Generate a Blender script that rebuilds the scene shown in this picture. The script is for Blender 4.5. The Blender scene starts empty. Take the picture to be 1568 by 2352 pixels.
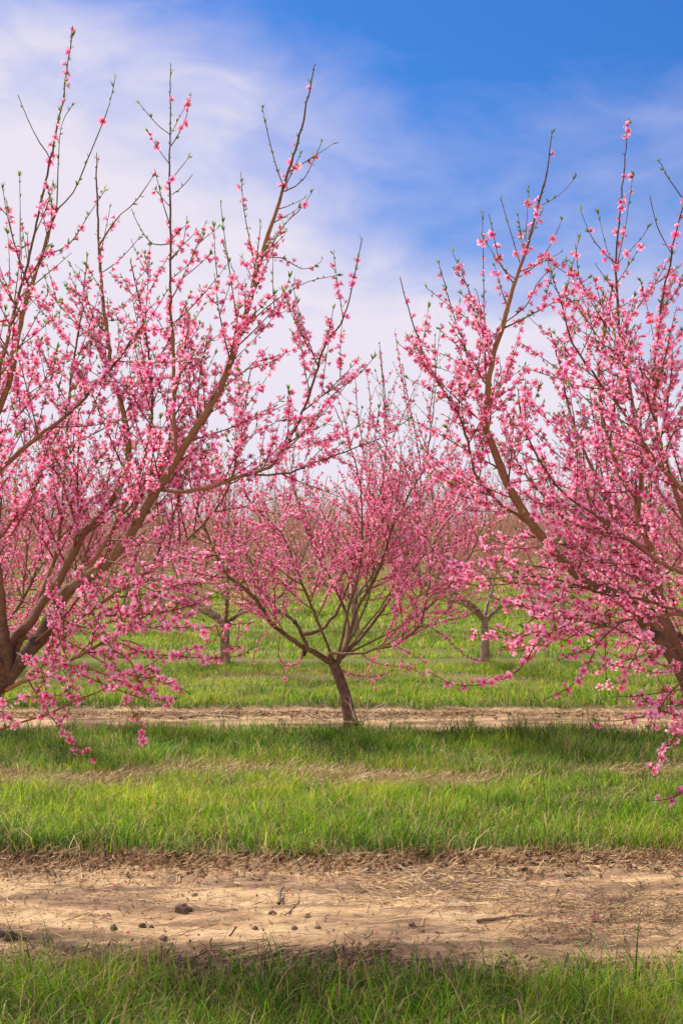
import bpy, math, random
import numpy as np
from mathutils import Vector

R = math.radians
scene = bpy.context.scene
COL = scene.collection

# ---------------------------------------------------------------- camera, sky, sun, exposure
CAM_H = 1.65
F_PX = 2982.0                       # focal length in pixels of a 1568 x 2352 frame
PITCH = math.atan(53.0 / F_PX)
cam_d = bpy.data.cameras.new("camera")
cam = bpy.data.objects.new("camera", cam_d)
COL.objects.link(cam)
cam.location = (0, 0, CAM_H)
cam.rotation_euler = (math.pi / 2 + PITCH, 0, 0)
cam_d.sensor_fit = 'VERTICAL'
cam_d.sensor_height = 36.0
cam_d.sensor_width = 24.0
cam_d.lens = 36.0 * F_PX / 2352.0
cam_d.clip_start = 0.05
cam_d.clip_end = 3000
scene.camera = cam

SUN_EL, SUN_AZ = R(47), R(318)      # azimuth clockwise from +Y: ahead of the camera, to its left
sd = Vector((math.sin(SUN_AZ) * math.cos(SUN_EL), math.cos(SUN_AZ) * math.cos(SUN_EL), math.sin(SUN_EL)))
sun_d = bpy.data.lights.new("sun", 'SUN')
sun_d.energy = 5.0
sun_d.angle = R(8.0)
sun_d.color = (1.0, 0.90, 0.76)
sun = bpy.data.objects.new("sun", sun_d)
COL.objects.link(sun)
sun.rotation_euler = (-sd).to_track_quat('-Z', 'Y').to_euler()

world = bpy.data.worlds.new("World")
scene.world = world
world.use_nodes = True


def build_world():
    nt = world.node_tree
    nt.nodes.clear()
    N, L = nt.nodes.new, nt.links.new
    out = N('ShaderNodeOutputWorld')
    bg = N('ShaderNodeBackground')
    L(bg.outputs[0], out.inputs[0])
    sky = N('ShaderNodeTexSky')
    sky.sky_type = 'NISHITA'
    sky.sun_disc = False
    sky.sun_elevation = SUN_EL
    sky.sun_rotation = SUN_AZ
    sky.air_density = 1.3
    sky.dust_density = 0.6
    sky.ozone_density = 3.0
    tc = N('ShaderNodeTexCoord')
    sep = N('ShaderNodeSeparateXYZ')
    L(tc.outputs['Generated'], sep.inputs[0])

    def M(op, a, b=None, c=None, clamp=False):
        m = N('ShaderNodeMath')
        m.operation = op
        m.use_clamp = clamp
        for i, v in enumerate((a, b, c)):
            if v is None:
                continue
            if isinstance(v, (int, float)):
                m.inputs[i].default_value = v
            else:
                L(v, m.inputs[i])
        return m.outputs[0]
    # thin cloud sheet: thick towards the horizon and the left, wispy noise on top
    mp = N('ShaderNodeMapping')
    mp.inputs['Scale'].default_value = (2.6, 1.0, 5.5)
    mp.inputs['Rotation'].default_value = (0, R(-24), 0)
    L(tc.outputs['Generated'], mp.inputs[0])
    n1 = N('ShaderNodeTexNoise')
    n1.inputs['Scale'].default_value = 1.7
    n1.inputs['Detail'].default_value = 7
    n1.inputs['Roughness'].default_value = 0.5
    n1.inputs['Distortion'].default_value = 0.35
    L(mp.outputs[0], n1.inputs['Vector'])
    n2 = N('ShaderNodeTexNoise')
    n2.inputs['Scale'].default_value = 5.0
    n2.inputs['Distortion'].default_value = 0.6
    n2.inputs['Detail'].default_value = 6
    n2.inputs['Roughness'].default_value = 0.55
    L(mp.outputs[0], n2.inputs['Vector'])
    # a = 1.15 - 2.6*z - 2.2*x + noise
    a = M('MULTIPLY_ADD', sep.outputs['Z'], -3.5, 1.66)
    b = M('MULTIPLY_ADD', sep.outputs['X'], -1.6, a)
    b = M('SUBTRACT', b, M('MULTIPLY', M('MAXIMUM', M('SUBTRACT', sep.outputs['Z'], 0.325), 0.0), 5.5))
    c = M('MULTIPLY_ADD', M('SUBTRACT', n1.outputs['Fac'], 0.5), 1.0, b)
    d = M('MULTIPLY_ADD', M('SUBTRACT', n2.outputs['Fac'], 0.5), 0.62, c)
    # a clearer gap in the veil
    gxx = M('POWER', M('ABSOLUTE', M('MULTIPLY', M('SUBTRACT', sep.outputs['X'], 0.09), 9.0)), 2.0)
    gzz = M('POWER', M('ABSOLUTE', M('MULTIPLY', M('SUBTRACT', sep.outputs['Z'], 0.285), 9.0)), 2.0)
    gap = M('POWER', 2.718, M('MULTIPLY', M('ADD', gxx, gzz), -1.0))
    d = M('MULTIPLY_ADD', gap, -0.36, d)
    # unseen veil added overhead and behind the camera as fill light
    d = M('ADD', d, M('MULTIPLY', M('SUBTRACT', 0.75, sep.outputs['Y'], clamp=True), 2.2))
    mr = N('ShaderNodeMapRange')
    mr.inputs['From Min'].default_value = 0.0
    mr.inputs['From Max'].default_value = 1.0
    L(d, mr.inputs['Value'])
    sk = N('ShaderNodeMixRGB')
    sk.blend_type = 'MULTIPLY'
    sk.inputs[0].default_value = 1.0
    L(sky.outputs[0], sk.inputs[1])
    sk.inputs[2].default_value = (SKY_T[0], SKY_T[1], SKY_T[2], 1)
    mx = N('ShaderNodeMixRGB')
    L(mr.outputs[0], mx.inputs[0])
    L(sk.outputs[0], mx.inputs[1])
    ccr = N('ShaderNodeValToRGB')
    ccr.color_ramp.elements[0].position = 0.15
    ccr.color_ramp.elements[0].color = (0.42, 0.44, 0.84, 1)
    ccr.color_ramp.elements[1].position = 0.85
    ccr.color_ramp.elements[1].color = (0.80, 0.745, 0.85, 1)
    L(mr.outputs[0], ccr.inputs[0])
    csc = N('ShaderNodeVectorMath')
    csc.operation = 'SCALE'
    # thin cloud is bright where the sunlight passes through it
    dt = N('ShaderNodeVectorMath')
    dt.operation = 'DOT_PRODUCT'
    L(tc.outputs['Generated'], dt.inputs[0])
    dt.inputs[1].default_value = tuple(sd)
    glow = M('MULTIPLY_ADD', M('POWER', M('MAXIMUM', M('SUBTRACT', dt.outputs['Value'], 0.88), 0.0), 1.0), 14.0, 1.0)
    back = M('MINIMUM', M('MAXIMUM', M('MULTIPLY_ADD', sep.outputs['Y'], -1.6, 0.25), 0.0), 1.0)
    L(M('MULTIPLY', glow, 10.3), csc.inputs['Scale'])
    # added fill light: unseen cloud behind the camera made brighter, warmer
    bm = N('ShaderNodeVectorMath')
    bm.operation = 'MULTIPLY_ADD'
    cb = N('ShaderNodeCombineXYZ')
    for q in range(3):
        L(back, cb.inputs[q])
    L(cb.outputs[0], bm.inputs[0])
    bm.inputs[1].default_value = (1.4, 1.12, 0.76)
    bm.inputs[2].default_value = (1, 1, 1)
    fin = N('ShaderNodeVectorMath')
    fin.operation = 'MULTIPLY'
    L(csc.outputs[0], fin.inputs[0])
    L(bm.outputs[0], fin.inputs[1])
    L(ccr.outputs[0], csc.inputs[0])
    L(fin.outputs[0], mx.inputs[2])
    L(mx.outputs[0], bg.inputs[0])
    bg.inputs[1].default_value = 0.072


SKY_T = (0.21, 0.56, 1.10)
build_world()
scene.view_settings.view_transform = 'Standard'
scene.view_settings.look = 'None'
scene.view_settings.exposure = 0.5
scene.view_settings.gamma = 1.0
scene.view_settings.use_curve_mapping = False
scene.cycles.max_bounces = 6
scene.cycles.diffuse_bounces = 4
scene.cycles.transmission_bounces = 3
scene.cycles.transparent_max_bounces = 4
scene.cycles.caustics_reflective = False
scene.cycles.caustics_refractive = False

# ---------------------------------------------------------------- helpers
ROW0, ROWD = 5.87, 5.5              # distance of the first tree row, row spacing
rng = np.random.default_rng(11)


def row_y(k):
    return ROW0 + ROWD * k


def P(px, py, Y):
    """Point on the sight line through pixel (px, py) of the photograph at distance Y."""
    u, v = (px - 784) / F_PX, (1176 - py) / F_PX
    c, s = math.cos(PITCH), math.sin(PITCH)
    y, z = c - s * v, s + c * v
    return np.array((u * Y / y, Y, CAM_H + z * Y / y))


def ground_y(py):
    return CAM_H * F_PX / (py - 1229.0)


_tab = np.random.default_rng(5).random((256, 256))


def vnoise(x, y):
    xi, yi = np.floor(x).astype(int), np.floor(y).astype(int)
    fx, fy = x - xi, y - yi
    fx, fy = fx * fx * (3 - 2 * fx), fy * fy * (3 - 2 * fy)
    a, b = _tab[xi & 255, yi & 255], _tab[(xi + 1) & 255, yi & 255]
    c, d = _tab[xi & 255, (yi + 1) & 255], _tab[(xi + 1) & 255, (yi + 1) & 255]
    return (a * (1 - fx) + b * fx) * (1 - fy) + (c * (1 - fx) + d * fx) * fy


def fbm(x, y, o=4):
    s, t, a = 0.0, 0.0, 1.0
    for i in range(o):
        s = s + a * vnoise(x * 2 ** i + 17.3 * i, y * 2 ** i + 5.1 * i)
        t += a
        a *= 0.5
    return s / t


def strip_dist(x, y):
    """Distance from the centre line of the nearest bare strip, with a ragged edge."""
    y = np.where((y > 8.6) & (y < 14), y - 0.24, y)
    d = np.abs((y - ROW0 + ROWD / 2) % ROWD - ROWD / 2)
    return d + (fbm(x * 1.3, y * 1.3, 3) - 0.5) * 0.34 + (fbm(x * 6 + 3, y * 6, 2) - 0.5) * 0.2 + np.clip((y - 13.5) / 1.5, 0, 1) * 0.75 + np.clip(1.0 - np.abs(y - 10.75) / .6, 0, 1) * .30 + np.clip((y - 15) / 2, 0, 1) * .5


STRIP_W = 0.92


def gz(x, y):
    x, y = np.asarray(x, float), np.asarray(y, float)
    d = strip_dist(x, y)
    m = np.clip((d - STRIP_W + 0.12) / 0.3, 0, 1)
    m = m * m * (3 - 2 * m)
    near = np.exp(-np.clip(y - 14, 0, None) / 8.0)
    dirt = (fbm(x * 2.2, y * 7, 4) - 0.5) * 0.035 + (fbm(x * 8 + 40, y * 18, 3) - 0.5) * 0.024 + np.clip(fbm(x * 16 + 9, y * 20, 2) - .66, 0, 1) * 0.05
    return -0.028 + m * (0.03 + (fbm(x * 3, y * 3, 3) - 0.5) * 0.03) + dirt * (1 - m * 0.6) * near


def new_mesh(name, V, F, col=None, smooth=False):
    """F: (n, k) int array, all faces with k corners."""
    me = bpy.data.meshes.new(name)
    V = np.ascontiguousarray(V, np.float32)
    F = np.ascontiguousarray(F, np.int32)
    n, k = F.shape
    me.vertices.add(len(V))
    me.vertices.foreach_set('co', V.ravel())
    me.loops.add(n * k)
    me.loops.foreach_set('vertex_index', F.ravel())
    me.polygons.add(n)
    me.polygons.foreach_set('loop_start', np.arange(0, n * k, k, dtype=np.int32))
    me.polygons.foreach_set('loop_total', np.full(n, k, np.int32))
    if smooth:
        me.polygons.foreach_set('use_smooth', np.ones(n, bool))
    if col is not None:
        at = me.color_attributes.new('col', 'FLOAT_COLOR', 'POINT')
        c4 = np.ones((len(V), 4), np.float32)
        c4[:, :3] = col
        at.data.foreach_set('color', c4.ravel())
    me.update()
    me.validate()
    return me


def link(name, me, mat=None, parent=None):
    o = bpy.data.objects.new(name, me)
    COL.objects.link(o)
    if mat is not None and not me.materials:
        me.materials.append(mat)
    if parent is not None:
        o.parent = parent
    return o


def tag(o, label=None, cat=None, group=None, kind=None):
    if label:
        o['label'] = label
    if cat:
        o['category'] = cat
    if group:
        o['group'] = group
    if kind:
        o['kind'] = kind
    return o


def empty(name, loc=(0, 0, 0), rz=0.0):
    o = bpy.data.objects.new(name, None)
    o.empty_display_size = 0.2
    COL.objects.link(o)
    o.location = loc
    o.rotation_euler = (0, 0, rz)
    return o


def unit(v):
    v = np.asarray(v, float)
    return v / (np.linalg.norm(v, axis=-1, keepdims=True) + 1e-12)


class Tubes:
    def __init__(self):
        self.V, self.F, self.C, self.n = [], [], [], 0

    def add(self, pts, rad, sides=6, col=None, jitter=0.0, cap=False):
        pts = np.asarray(pts, float)
        m = len(pts)
        t = unit(np.gradient(pts, axis=0))
        mean = unit(pts[-1] - pts[0])
        ref = np.array((0, 0, 1.0)) if abs(mean[2]) < 0.8 else np.array((1.0, 0, 0))
        n1 = unit(np.cross(t, ref))
        n2 = np.cross(t, n1)
        a = np.linspace(0, 2 * math.pi, sides, endpoint=False)
        r = np.asarray(rad, float).reshape(-1, 1) * np.ones((m, sides))
        if jitter:
            r = r * (1 + rng.normal(0, jitter, (m, 1)) + rng.normal(0, jitter * 0.4, (m, sides)))
        v = pts[:, None, :] + r[..., None] * (np.cos(a)[None, :, None] * n1[:, None, :] + np.sin(a)[None, :, None] * n2[:, None, :])
        self.V.append(v.reshape(-1, 3))
        i = np.arange(m - 1)[:, None] * sides
        j = np.arange(sides)[None, :]
        jn = (j + 1) % sides
        f = np.stack((i + j, i + sides + j, i + sides + jn, i + jn), -1).reshape(-1, 4) + self.n
        self.F.append(f)
        if cap:
            # pull a last ring into the middle to close the end
            base = self.n + (m - 1) * sides
            extra = np.repeat((pts[-1] + t[-1] * rad[-1] * 0.15)[None, :], sides, 0)
            self.V.append(extra)
            k = self.n + m * sides
            jj = np.arange(sides)
            self.F.append(np.stack((base + jj, k + jj, k + (jj + 1) % sides, base + (jj + 1) % sides), -1))
            if col is not None:
                self.C.append(np.broadcast_to(np.asarray(col, float), (sides, 3)) if np.ndim(col) == 1 else np.repeat(col[-1:], sides, 0))
            self.n += sides
        if col is not None:
            c = np.asarray(col, float)
            c = np.broadcast_to(c, (m, 3)) if c.ndim == 1 else c
            c = np.repeat(c, sides, 0)
            if cap:
                self.C.insert(-1, c)
            else:
                self.C.append(c)
        self.n += m * sides

    def mesh(self, name):
        C = np.concatenate(self.C) if self.C else None
        return new_mesh(name, np.concatenate(self.V), np.concatenate(self.F), C, smooth=True)


def resample(pts, step):
    """Catmull-Rom through pts, then even steps."""
    pts = np.asarray(pts, float)
    if len(pts) > 2:
        q = np.vstack((2 * pts[0] - pts[1], pts, 2 * pts[-1] - pts[-2]))
        t = np.linspace(0, 1, 9)[:-1][:, None]
        out = []
        for i in range(len(pts) - 1):
            a, b, c, d = q[i], q[i + 1], q[i + 2], q[i + 3]
            out.append(0.5 * (2 * b + (c - a) * t + (2 * a - 5 * b + 4 * c - d) * t ** 2 + (3 * b - a - 3 * c + d) * t ** 3))
        pts = np.vstack(out + [pts[-1:]])
    s = np.concatenate(([0], np.cumsum(np.linalg.norm(np.diff(pts, axis=0), axis=1))))
    k = max(3, int(s[-1] / step) + 1)
    u = np.linspace(0, s[-1], k)
    return np.stack([np.interp(u, s, pts[:, i]) for i in range(3)], 1)


# ---------------------------------------------------------------- materials
def mat_new(name):
    m = bpy.data.materials.new(name)
    m.use_nodes = True
    nt = m.node_tree
    nt.nodes.clear()
    out = nt.nodes.new('ShaderNodeOutputMaterial')
    return m, nt, nt.nodes.new, nt.links.new, out


def mat_leafy(name, transl=0.4, rough=0.5, spec=0.25):
    """Colour from the 'col' attribute, thin and partly translucent."""
    m, nt, N, L, out = mat_new(name)
    at = N('ShaderNodeAttribute')
    at.attribute_name = 'col'
    pr = N('ShaderNodeBsdfPrincipled')
    pr.inputs['Roughness'].default_value = rough
    pr.inputs['Specular IOR Level'].default_value = spec
    L(at.outputs['Color'], pr.inputs['Base Color'])
    tr = N('ShaderNodeBsdfTranslucent')
    L(at.outputs['Color'], tr.inputs['Color'])
    mx = N('ShaderNodeMixShader')
    mx.inputs[0].default_value = transl
    L(pr.outputs[0], mx.inputs[1])
    L(tr.outputs[0], mx.inputs[2])
    L(mx.outputs[0], out.inputs[0])
    return m


def mat_plain_attr(name, rough=0.8, bump=None):
    m, nt, N, L, out = mat_new(name)
    at = N('ShaderNodeAttribute')
    at.attribute_name = 'col'
    pr = N('ShaderNodeBsdfPrincipled')
    pr.inputs['Roughness'].default_value = rough
    pr.inputs['Specular IOR Level'].default_value = 0.2
    L(at.outputs['Color'], pr.inputs['Base Color'])
    if bump:
        tc = N('ShaderNodeTexCoord')
        n = N('ShaderNodeTexNoise')
        n.inputs['Scale'].default_value = bump
        n.inputs['Detail'].default_value = 5
        L(tc.outputs['Object'], n.inputs['Vector'])
        b = N('ShaderNodeBump')
        b.inputs['Strength'].default_value = 0.6
        b.inputs['Distance'].default_value = 0.004
        L(n.outputs['Fac'], b.inputs['Height'])
        L(b.outputs[0], pr.inputs['Normal'])
    L(pr.outputs[0], out.inputs[0])
    return m


def mat_bark(name, c1, c2, c3, sc=1.0):
    m, nt, N, L, out = mat_new(name)
    at = N('ShaderNodeAttribute')
    at.attribute_name = 'col'                   # r: how young the wood is
    tc = N('ShaderNodeTexCoord')
    n = N('ShaderNodeTexNoise')
    n.inputs['Scale'].default_value = 22 * sc
    n.inputs['Detail'].default_value = 7
    n.inputs['Roughness'].default_value = 0.65
    L(tc.outputs['Object'], n.inputs['Vector'])
    v = N('ShaderNodeTexNoise')                 # short pale lenticels
    v.inputs['Scale'].default_value = 160 * sc
    v.inputs['Detail'].default_value = 2
    L(tc.outputs['Object'], v.inputs['Vector'])
    cr = N('ShaderNodeValToRGB')
    cr.color_ramp.elements[0].position = 0.38
    cr.color_ramp.elements[0].color = (*c1, 1)
    cr.color_ramp.elements[1].position = 0.66
    cr.color_ramp.elements[1].color = (*c2, 1)
    L(n.outputs['Fac'], cr.inputs[0])
    sp = N('ShaderNodeSeparateColor')
    L(at.outputs['Color'], sp.inputs[0])
    mx0 = N('ShaderNodeMixRGB')
    L(sp.outputs[0], mx0.inputs[0])
    L(cr.outputs[0], mx0.inputs[1])
    mx0.inputs[2].default_value = (*c3, 1)
    mx = N('ShaderNodeMixRGB')                  # green: thin, dark reddish shoots
    L(sp.outputs[1], mx.inputs[0])
    L(mx0.outputs[0], mx.inputs[1])
    mx.inputs[2].default_value = (0.115, 0.05, 0.032, 1)
    lr = N('ShaderNodeMapRange')
    lr.inputs['From Min'].default_value = 0.58
    lr.inputs['From Max'].default_value = 0.68
    lr.inputs['To Max'].default_value = 0.45
    L(v.outputs['Fac'], lr.inputs['Value'])
    m2 = N('ShaderNodeMixRGB')
    L(lr.outputs[0], m2.inputs[0])
    L(mx.outputs[0], m2.inputs[1])
    m2.inputs[2].default_value = (0.42, 0.30, 0.20, 1)
    pr = N('ShaderNodeBsdfPrincipled')
    pr.inputs['Roughness'].default_value = 0.62
    pr.inputs['Specular IOR Level'].default_value = 0.3
    L(m2.outputs[0], pr.inputs['Base Color'])
    ad = N('ShaderNodeMath')
    ad.operation = 'MULTIPLY_ADD'
    L(n.outputs['Fac'], ad.inputs[0])
    ad.inputs[1].default_value = 2.0
    L(v.outputs['Fac'], ad.inputs[2])
    b = N('ShaderNodeBump')
    b.inputs['Strength'].default_value = 1.0
    b.inputs['Distance'].default_value = 0.009
    L(ad.outputs[0], b.inputs['Height'])
    L(b.outputs[0], pr.inputs['Normal'])
    L(pr.outputs[0], out.inputs[0])
    return m


def mat_ground():
    m, nt, N, L, out = mat_new('soil_and_turf')
    geo = N('ShaderNodeNewGeometry')
    sep = N('ShaderNodeSeparateXYZ')
    L(geo.outputs['Position'], sep.inputs[0])

    def M(op, a, b=None, c=None, clamp=False):
        q = N('ShaderNodeMath')
        q.operation = op
        q.use_clamp = clamp
        for i, v in enumerate((a, b, c)):
            if v is None:
                continue
            if isinstance(v, (int, float)):
                q.inputs[i].default_value = v
            else:
                L(v, q.inputs[i])
        return q.outputs[0]

    def noise(scale, stretch=(1, 1, 1), det=5, rough=0.6, dist=0.0):
        mp = N('ShaderNodeMapping')
        mp.inputs['Scale'].default_value = stretch
        L(geo.outputs['Position'], mp.inputs[0])
        n = N('ShaderNodeTexNoise')
        n.inputs['Scale'].default_value = scale
        n.inputs['Detail'].default_value = det
        n.inputs['Roughness'].default_value = rough
        n.inputs['Distortion'].default_value = dist
        L(mp.outputs[0], n.inputs['Vector'])
        return n.outputs['Fac']

    def ramp(fac, stops):
        r = N('ShaderNodeValToRGB')
        e = r.color_ramp.elements
        e[0].position, e[0].color = stops[0][0], (*stops[0][1], 1)
        e[1].position, e[1].color = stops[-1][0], (*stops[-1][1], 1)
        for p, c in stops[1:-1]:
            q = e.new(p)
            q.color = (*c, 1)
        L(fac, r.inputs[0])
        return r.outputs[0]
    at = N('ShaderNodeAttribute')
    at.attribute_name = 'col'                   # r: turf amount
    turf = M('SUBTRACT', at.outputs['Fac'], 0.0)
    # dry soil with scraped streaks
    s1 = noise(2.6, (0.5, 2.2, 1), 7, 0.62, 0.3)
    s2 = noise(30, (0.6, 1.6, 1), 6, 0.7)
    s3 = noise(140, (1, 1, 1), 3, 0.6)
    base = ramp(s1, [(0.33, (0.18, 0.12, 0.075)), (0.43, (0.31, 0.21, 0.13)), (0.50, (0.49, 0.335, 0.185)), (0.58, (0.64, 0.46, 0.255)), (0.72, (0.72, 0.56, 0.34))])
    fine = ramp(s2, [(0.30, (0.40, 0.36, 0.33)), (0.45, (0.85, 0.82, 0.8)), (0.65, (1.06, 1.05, 1.03))])
    mu = N('ShaderNodeMixRGB')
    mu.blend_type = 'MULTIPLY'
    mu.inputs[0].default_value = 0.75
    L(base, mu.inputs[1])
    L(fine, mu.inputs[2])
    g3 = ramp(s3, [(0.32, (0.55, 0.5, 0.46)), (0.5, (1.0, 1.0, 1.0))])
    mu2 = N('ShaderNodeMixRGB')
    mu2.blend_type = 'MULTIPLY'
    mu2.inputs[0].default_value = 0.6
    L(mu.outputs[0], mu2.inputs[1])
    L(g3, mu2.inputs[2])
    # turf floor: thatch close by, green sward far off where no blade can be told apart
    t1 = noise(3.0, (1, 1, 1), 6, 0.6)
    t2 = noise(40, (1, 1, 1), 5, 0.7)
    thatch = ramp(t2, [(0.3, (0.07, 0.06, 0.025)), (0.6, (0.20, 0.17, 0.07))])
    sward = ramp(t1, [(0.3, (0.13, 0.19, 0.03)), (0.55, (0.20, 0.26, 0.05)), (0.75, (0.30, 0.31, 0.09))])
    far = N('ShaderNodeMapRange')
    far.inputs['From Min'].default_value = 11
    far.inputs['From Max'].default_value = 30
    L(sep.outputs['Y'], far.inputs['Value'])
    mt = N('ShaderNodeMixRGB')
    L(far.outputs[0], mt.inputs[0])
    L(thatch, mt.inputs[1])
    L(sward, mt.inputs[2])
    mm = N('ShaderNodeMixRGB')
    L(turf, mm.inputs[0])
    L(mu2.outputs[0], mm.inputs[1])
    L(mt.outputs[0], mm.inputs[2])
    pr = N('ShaderNodeBsdfPrincipled')
    pr.inputs['Roughness'].default_value = 0.95
    pr.inputs['Specular IOR Level'].default_value = 0.1
    L(mm.outputs[0], pr.inputs['Base Color'])
    h = M('ADD', M('MULTIPLY', s2, 1.0), M('MULTIPLY', s3, 0.35))
    b = N('ShaderNodeBump')
    b.inputs['Strength'].default_value = 0.9
    b.inputs['Distance'].default_value = 0.012
    L(h, b.inputs['Height'])
    L(b.outputs[0], pr.inputs['Normal'])
    L(pr.outputs[0], out.inputs[0])
    return m


M_PETAL = mat_leafy('blossom_petals', 0.5, 0.6, 0.1)
M_LEAF = mat_leafy('young_leaves', 0.45, 0.6, 0.1)
M_GRASS = mat_leafy('grass_blades', 0.5, 0.5, 0.25)
M_TWIG = mat_plain_attr('twig_bark', 0.6)
M_LITTER = mat_plain_attr('dry_litter', 0.85)
M_CLOD = mat_plain_attr('earth_clod', 0.95, 90)
M_BARK = mat_bark('peach_bark', (0.055, 0.029, 0.020), (0.20, 0.115, 0.075), (0.34, 0.165, 0.068))
M_BARKG = mat_bark('weathered_bark', (0.15, 0.10, 0.068), (0.38, 0.28, 0.20), (0.24, 0.14, 0.08), 0.6)
M_GROUND = mat_ground()

# ---------------------------------------------------------------- ground
def graded(parts):
    out = []
    for a, b, s in parts:
        out.append(np.arange(a, b, s))
    out.append(np.array([parts[-1][1]]))
    return np.unique(np.round(np.concatenate(out), 4))


gx = graded([(-900, -100, 100), (-100, -20, 8), (-20, -5, 0.5), (-5, -2.6, 0.06), (-2.6, 2.6, 0.014), (2.6, 5, 0.06), (5, 20, 0.5), (20, 100, 8), (100, 900, 100)])
gy = graded([(-60, -4, 4), (-4, 3.6, 0.3), (3.6, 7.2, 0.014), (7.2, 14, 0.05), (14, 26, 0.15), (26, 60, 0.5), (60, 200, 4), (200, 1500, 100)])
X, Y = np.meshgrid(gx, gy)
Z = gz(X, Y)
V = np.stack((X, Y, Z), -1).reshape(-1, 3)
nx, ny = len(gx), len(gy)
i = (np.arange(ny - 1)[:, None] * nx + np.arange(nx - 1)[None, :]).ravel()
F = np.stack((i, i + 1, i + nx + 1, i + nx), -1)
sdist = strip_dist(X, Y)
tm = np.clip((sdist - STRIP_W + 0.06 + (fbm(X * 14, Y * 14, 2) - .5) * .3) / 0.16, 0, 1).ravel()
tm = np.maximum(tm, (V[:, 1] > 60) * 1.0)
ground = link('ground', new_mesh('ground', V, F, np.repeat(tm[:, None], 3, 1), True), M_GROUND)
tag(ground, kind='structure')

# ---------------------------------------------------------------- blossom, bud, leaf templates
def petal(rows, widths, cup, ang, tilt, cw=1.0):
    """Petal as rows of three points, root at the middle of the flower."""
    pts = []
    for r, w in zip(rows, widths):
        z = cup * r * r
        for s in (-1, 0, 1):
            pts.append((r * math.cos(tilt) - z * math.sin(tilt), s * w * cw, r * math.sin(tilt) + z * math.cos(tilt) + abs(s) * w * 0.25))
    pts = np.array(pts)
    c, s = math.cos(ang), math.sin(ang)
    x = pts[:, 0] * c - pts[:, 1] * s
    y = pts[:, 0] * s + pts[:, 1] * c
    return np.stack((x, y, pts[:, 2]), 1)


PINK_IN, PINK_MID, PINK_OUT = np.array((0.78, 0.012, 0.10)), np.array((0.975, 0.20, 0.43)), np.array((0.985, 0.52, 0.74))


def flower_template(lod, tilt, cup, petals=5, seed=0, stamens=8):
    r_ = random.Random(seed)
    V, F, C, W = [], [], [], []       # W: 1 where the tint of the single flower may act
    if lod == 0:
        rows, widths = (0.05, 0.34, 0.66, 0.90, 1.0), (0.05, 0.19, 0.37, 0.30, 0.10)
        cols = (PINK_IN, PINK_IN * .55 + PINK_MID * .45, PINK_MID * .6 + PINK_OUT * .4, PINK_OUT, PINK_OUT)
    elif lod == 1:
        rows, widths = (0.05, 0.45, 0.95), (0.06, 0.30, 0.26)
        cols = (PINK_IN, PINK_MID * .8 + PINK_IN * .2, PINK_OUT)
    else:
        rows, widths = (0.0, 0.8), (0.10, 0.42)
        cols = (PINK_IN * .6 + PINK_MID * .4, PINK_OUT)
    n = 0
    for k in range(5):
        if k >= petals:
            continue
        a = 2 * math.pi * k / 5 + r_.uniform(-.12, .12)
        p = petal(rows, widths, cup + r_.uniform(-.12, .12), a, tilt + r_.uniform(-.2, .2), r_.uniform(.85, 1.1)) * r_.uniform(.88, 1.06)
        V.append(p)
        C.append(np.repeat(np.array(cols), 3, 0))
        W.append(np.repeat(np.array([0.2 if q == 0 else 1.0 for q in range(len(rows))]), 3))
        for i in range(len(rows) - 1):
            for j in (0, 1):
                q = n + i * 3 + j
                F += [(q, q + 1, q + 4), (q, q + 4, q + 3)]
        n += len(p)
    if lod < 2:
        # calyx cup below
        cal = [(0, 0, -0.34)] + [(0.17 * math.cos(a), 0.17 * math.sin(a), 0.0) for a in np.linspace(0, 2 * math.pi, 5, endpoint=False)]
        V.append(np.array(cal))
        C.append(np.tile((0.30, 0.07, 0.05), (6, 1)))
        W.append(np.zeros(6))
        F += [(n, n + 1 + (k + 1) % 5, n + 1 + k) for k in range(5)]
        n += 6
    for k in range(stamens if lod == 0 else (3 if lod == 1 else 0)):
        a, sp, h = r_.uniform(0, 6.28), r_.uniform(.08, .34), r_.uniform(.30, .50)
        w = 0.028 if lod == 0 else 0.05
        c, s = math.cos(a), math.sin(a)
        V.append(np.array([(-s * w, c * w, 0), (s * w, -c * w, 0), (c * sp, s * sp, h), (c * sp - s * .045, s * sp + c * .045, h + .06)]))
        C.append(np.array([(0.62, 0.03, 0.08), (0.62, 0.03, 0.08), (0.75, 0.12, 0.16), (0.60, 0.30, 0.10)]))
        W.append(np.zeros(4))
        F += [(n, n + 1, n + 2), (n, n + 2, n + 3)]
        n += 4
    return np.vstack(V), np.array(F), np.vstack(C), np.concatenate(W)


def bud_template():
    V, C, F = [], [], []
    rings = ((-0.3, 0.10, (.25, .09, .05)), (0.0, 0.24, (.35, .10, .07)), (0.35, 0.30, (.85, .22, .40)), (0.75, 0.14, (.90, .34, .52)))
    for z, r, c in rings:
        for a in np.linspace(0, 2 * math.pi, 5, endpoint=False):
            V.append((r * math.cos(a), r * math.sin(a), z))
            C.append(c)
    for i in range(3):
        for j in range(5):
            a, b = i * 5 + j, i * 5 + (j + 1) % 5
            F += [(a, b, b + 5), (a, b + 5, a + 5)]
    V.append((0, 0, .9))
    C.append((.9, .34, .52))
    F += [(15 + j, 15 + (j + 1) % 5, 20) for j in range(5)]
    return np.array(V), np.array(F), np.array(C), np.ones(21) * 0.6


SALMON = [(.84, .42, .29), (.72, .34, .22), (.88, .54, .38), (.62, .29, .18), (.92, .46, .46)]


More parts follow.
